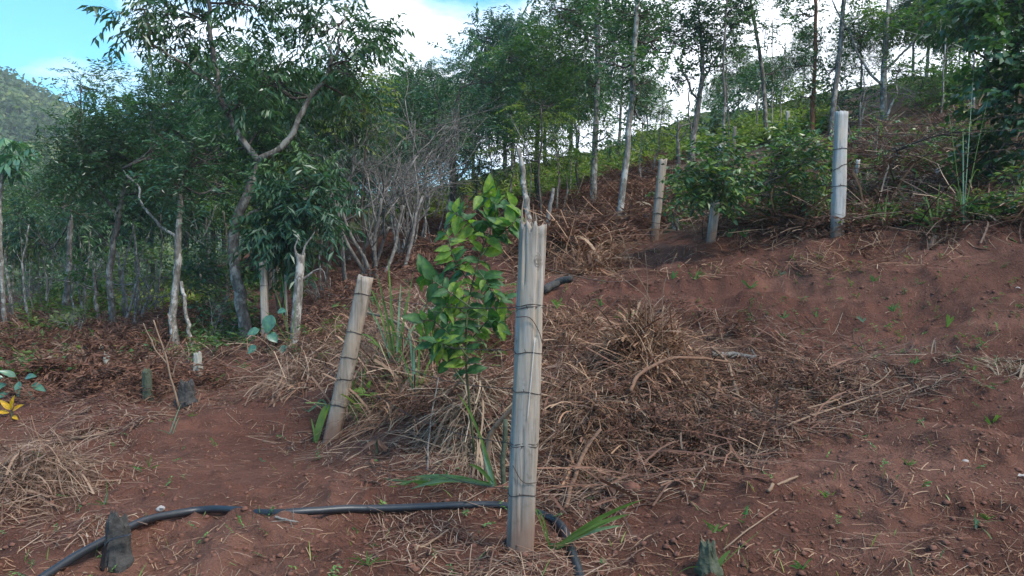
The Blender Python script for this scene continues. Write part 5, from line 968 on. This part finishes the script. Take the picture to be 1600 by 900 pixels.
def leafy(label, u, v, leaves, m, Y=None, sc=.1, name='leafy_plant', cat='plant', stemh=1.0, me=None):
    q = gp(u, v) if Y is None else drop(P(u, v, Y)); t = thing(name, label, cat, q)
    for (lu, lv, dx, dz, s) in leaves:
        e = P(lu, lv, q[1]); g = Geo(); g.tubes(smooth_path([q-[0, 0, .02], (q+e)/2+[0, .01, .02], e], 8), np.linspace(.004, .0022, 8), 5); part('stalk', g, M['stem_green'], t)
        put_leaf(me or LM[3], t, e, [dx, -.35, dz], [-.2*dx, -.75, .7], s)
    return t
big = leaf_mesh('leaf', M['leaf_blue'], 1, .85, .12, .25, 11, .01); yel = leaf_mesh('leaf', M['leaf_yellow'], 1, .42, .3, .15)
leafy('large leaved plant with a broad dark blue green leaf left of the rough stake', 425, 570, [(425,492,-.3,-.9,.19),(420,520,.6,-.5,.13),(405,515,-.8,-.2,.12),(440,540,.5,-.6,.12),(400,540,-.6,-.5,.11),(434,486,.6,.1,.10)], None, 7.6, me=big)
leafy('small plant with bright yellow leaves at the left edge', 18, 655, [(16,640,-.6,.9,.11),(18,640,.3,1,.13),(20,642,.9,.6,.12),(14,645,-1,.2,.10),(20,650,.5,-.1,.08)], None, None, me=yel)
leafy('plant with teal palmate leaves at the left edge above the yellow one', 35, 625, [(10,600,-.6,-.2,.16),(25,588,-.3,.3,.15),(40,590,.5,.2,.15),(50,600,.8,-.2,.16),(15,612,-.8,-.3,.15),(42,612,.6,-.5,.13),(30,596,.1,-.4,.15),(5,590,-.5,.1,.13)], None, None)
leafy('upright green broad leaf plant behind the forked twig', 236, 562, [(238,548,-.5,.7,.13),(240,552,.4,.8,.1)], None, None, me=LM[0])
leafy('bright broad leaf weed right of the leaning post', 575, 650, [(572,612,-.9,.3,.09),(576,620,.7,.4,.08),(570,632,-.7,-.1,.07),(580,634,.8,.1,.08),(575,608,.2,.8,.07)], None, None, me=LM[2])
leafy('small red brown withered plant on the soil right of the leaning post', 588, 710, [(588,690,-.9,-.2,.08),(590,688,.6,-.5,.08),(592,686,.2,-.8,.08),(585,688,-.4,-.9,.07),(590,692,.9,-.2,.06)], None, None, me=leaf_mesh('leaf', M['fern'], 1, .3, .4, .6))

# ------------------------------------------------------------------ thin air between here and the far hill
hz_ = Geo(); x0, x1, y0, y1, z0, z1 = -980, 980, -980, 980, float(gz.min())-1.5, max(float(gz.max()), 95.)+12
V = np.array([[x, y, z] for x in (x0, x1) for y in (y0, y1) for z in (z0, z1)], float); hz_.add(V, [[0, 1, 3, 2], [4, 6, 7, 5], [0, 4, 5, 1], [2, 3, 7, 6], [0, 2, 6, 4], [1, 5, 7, 3]])
hm = bpy.data.materials.new('haze'); hm.use_nodes = True; hn = hm.node_tree; hn.nodes.clear(); ho = hn.nodes.new('ShaderNodeOutputMaterial'); pv = hn.nodes.new('ShaderNodeVolumePrincipled'); pv.inputs['Color'].default_value = (.80, .88, 1, 1); pv.inputs['Density'].default_value = .0008
hn.links.new(pv.outputs[0], ho.inputs['Volume']); ho_ = stuff('haze', hz_, hm, 'faint bluish haze in the air', 'haze', False)
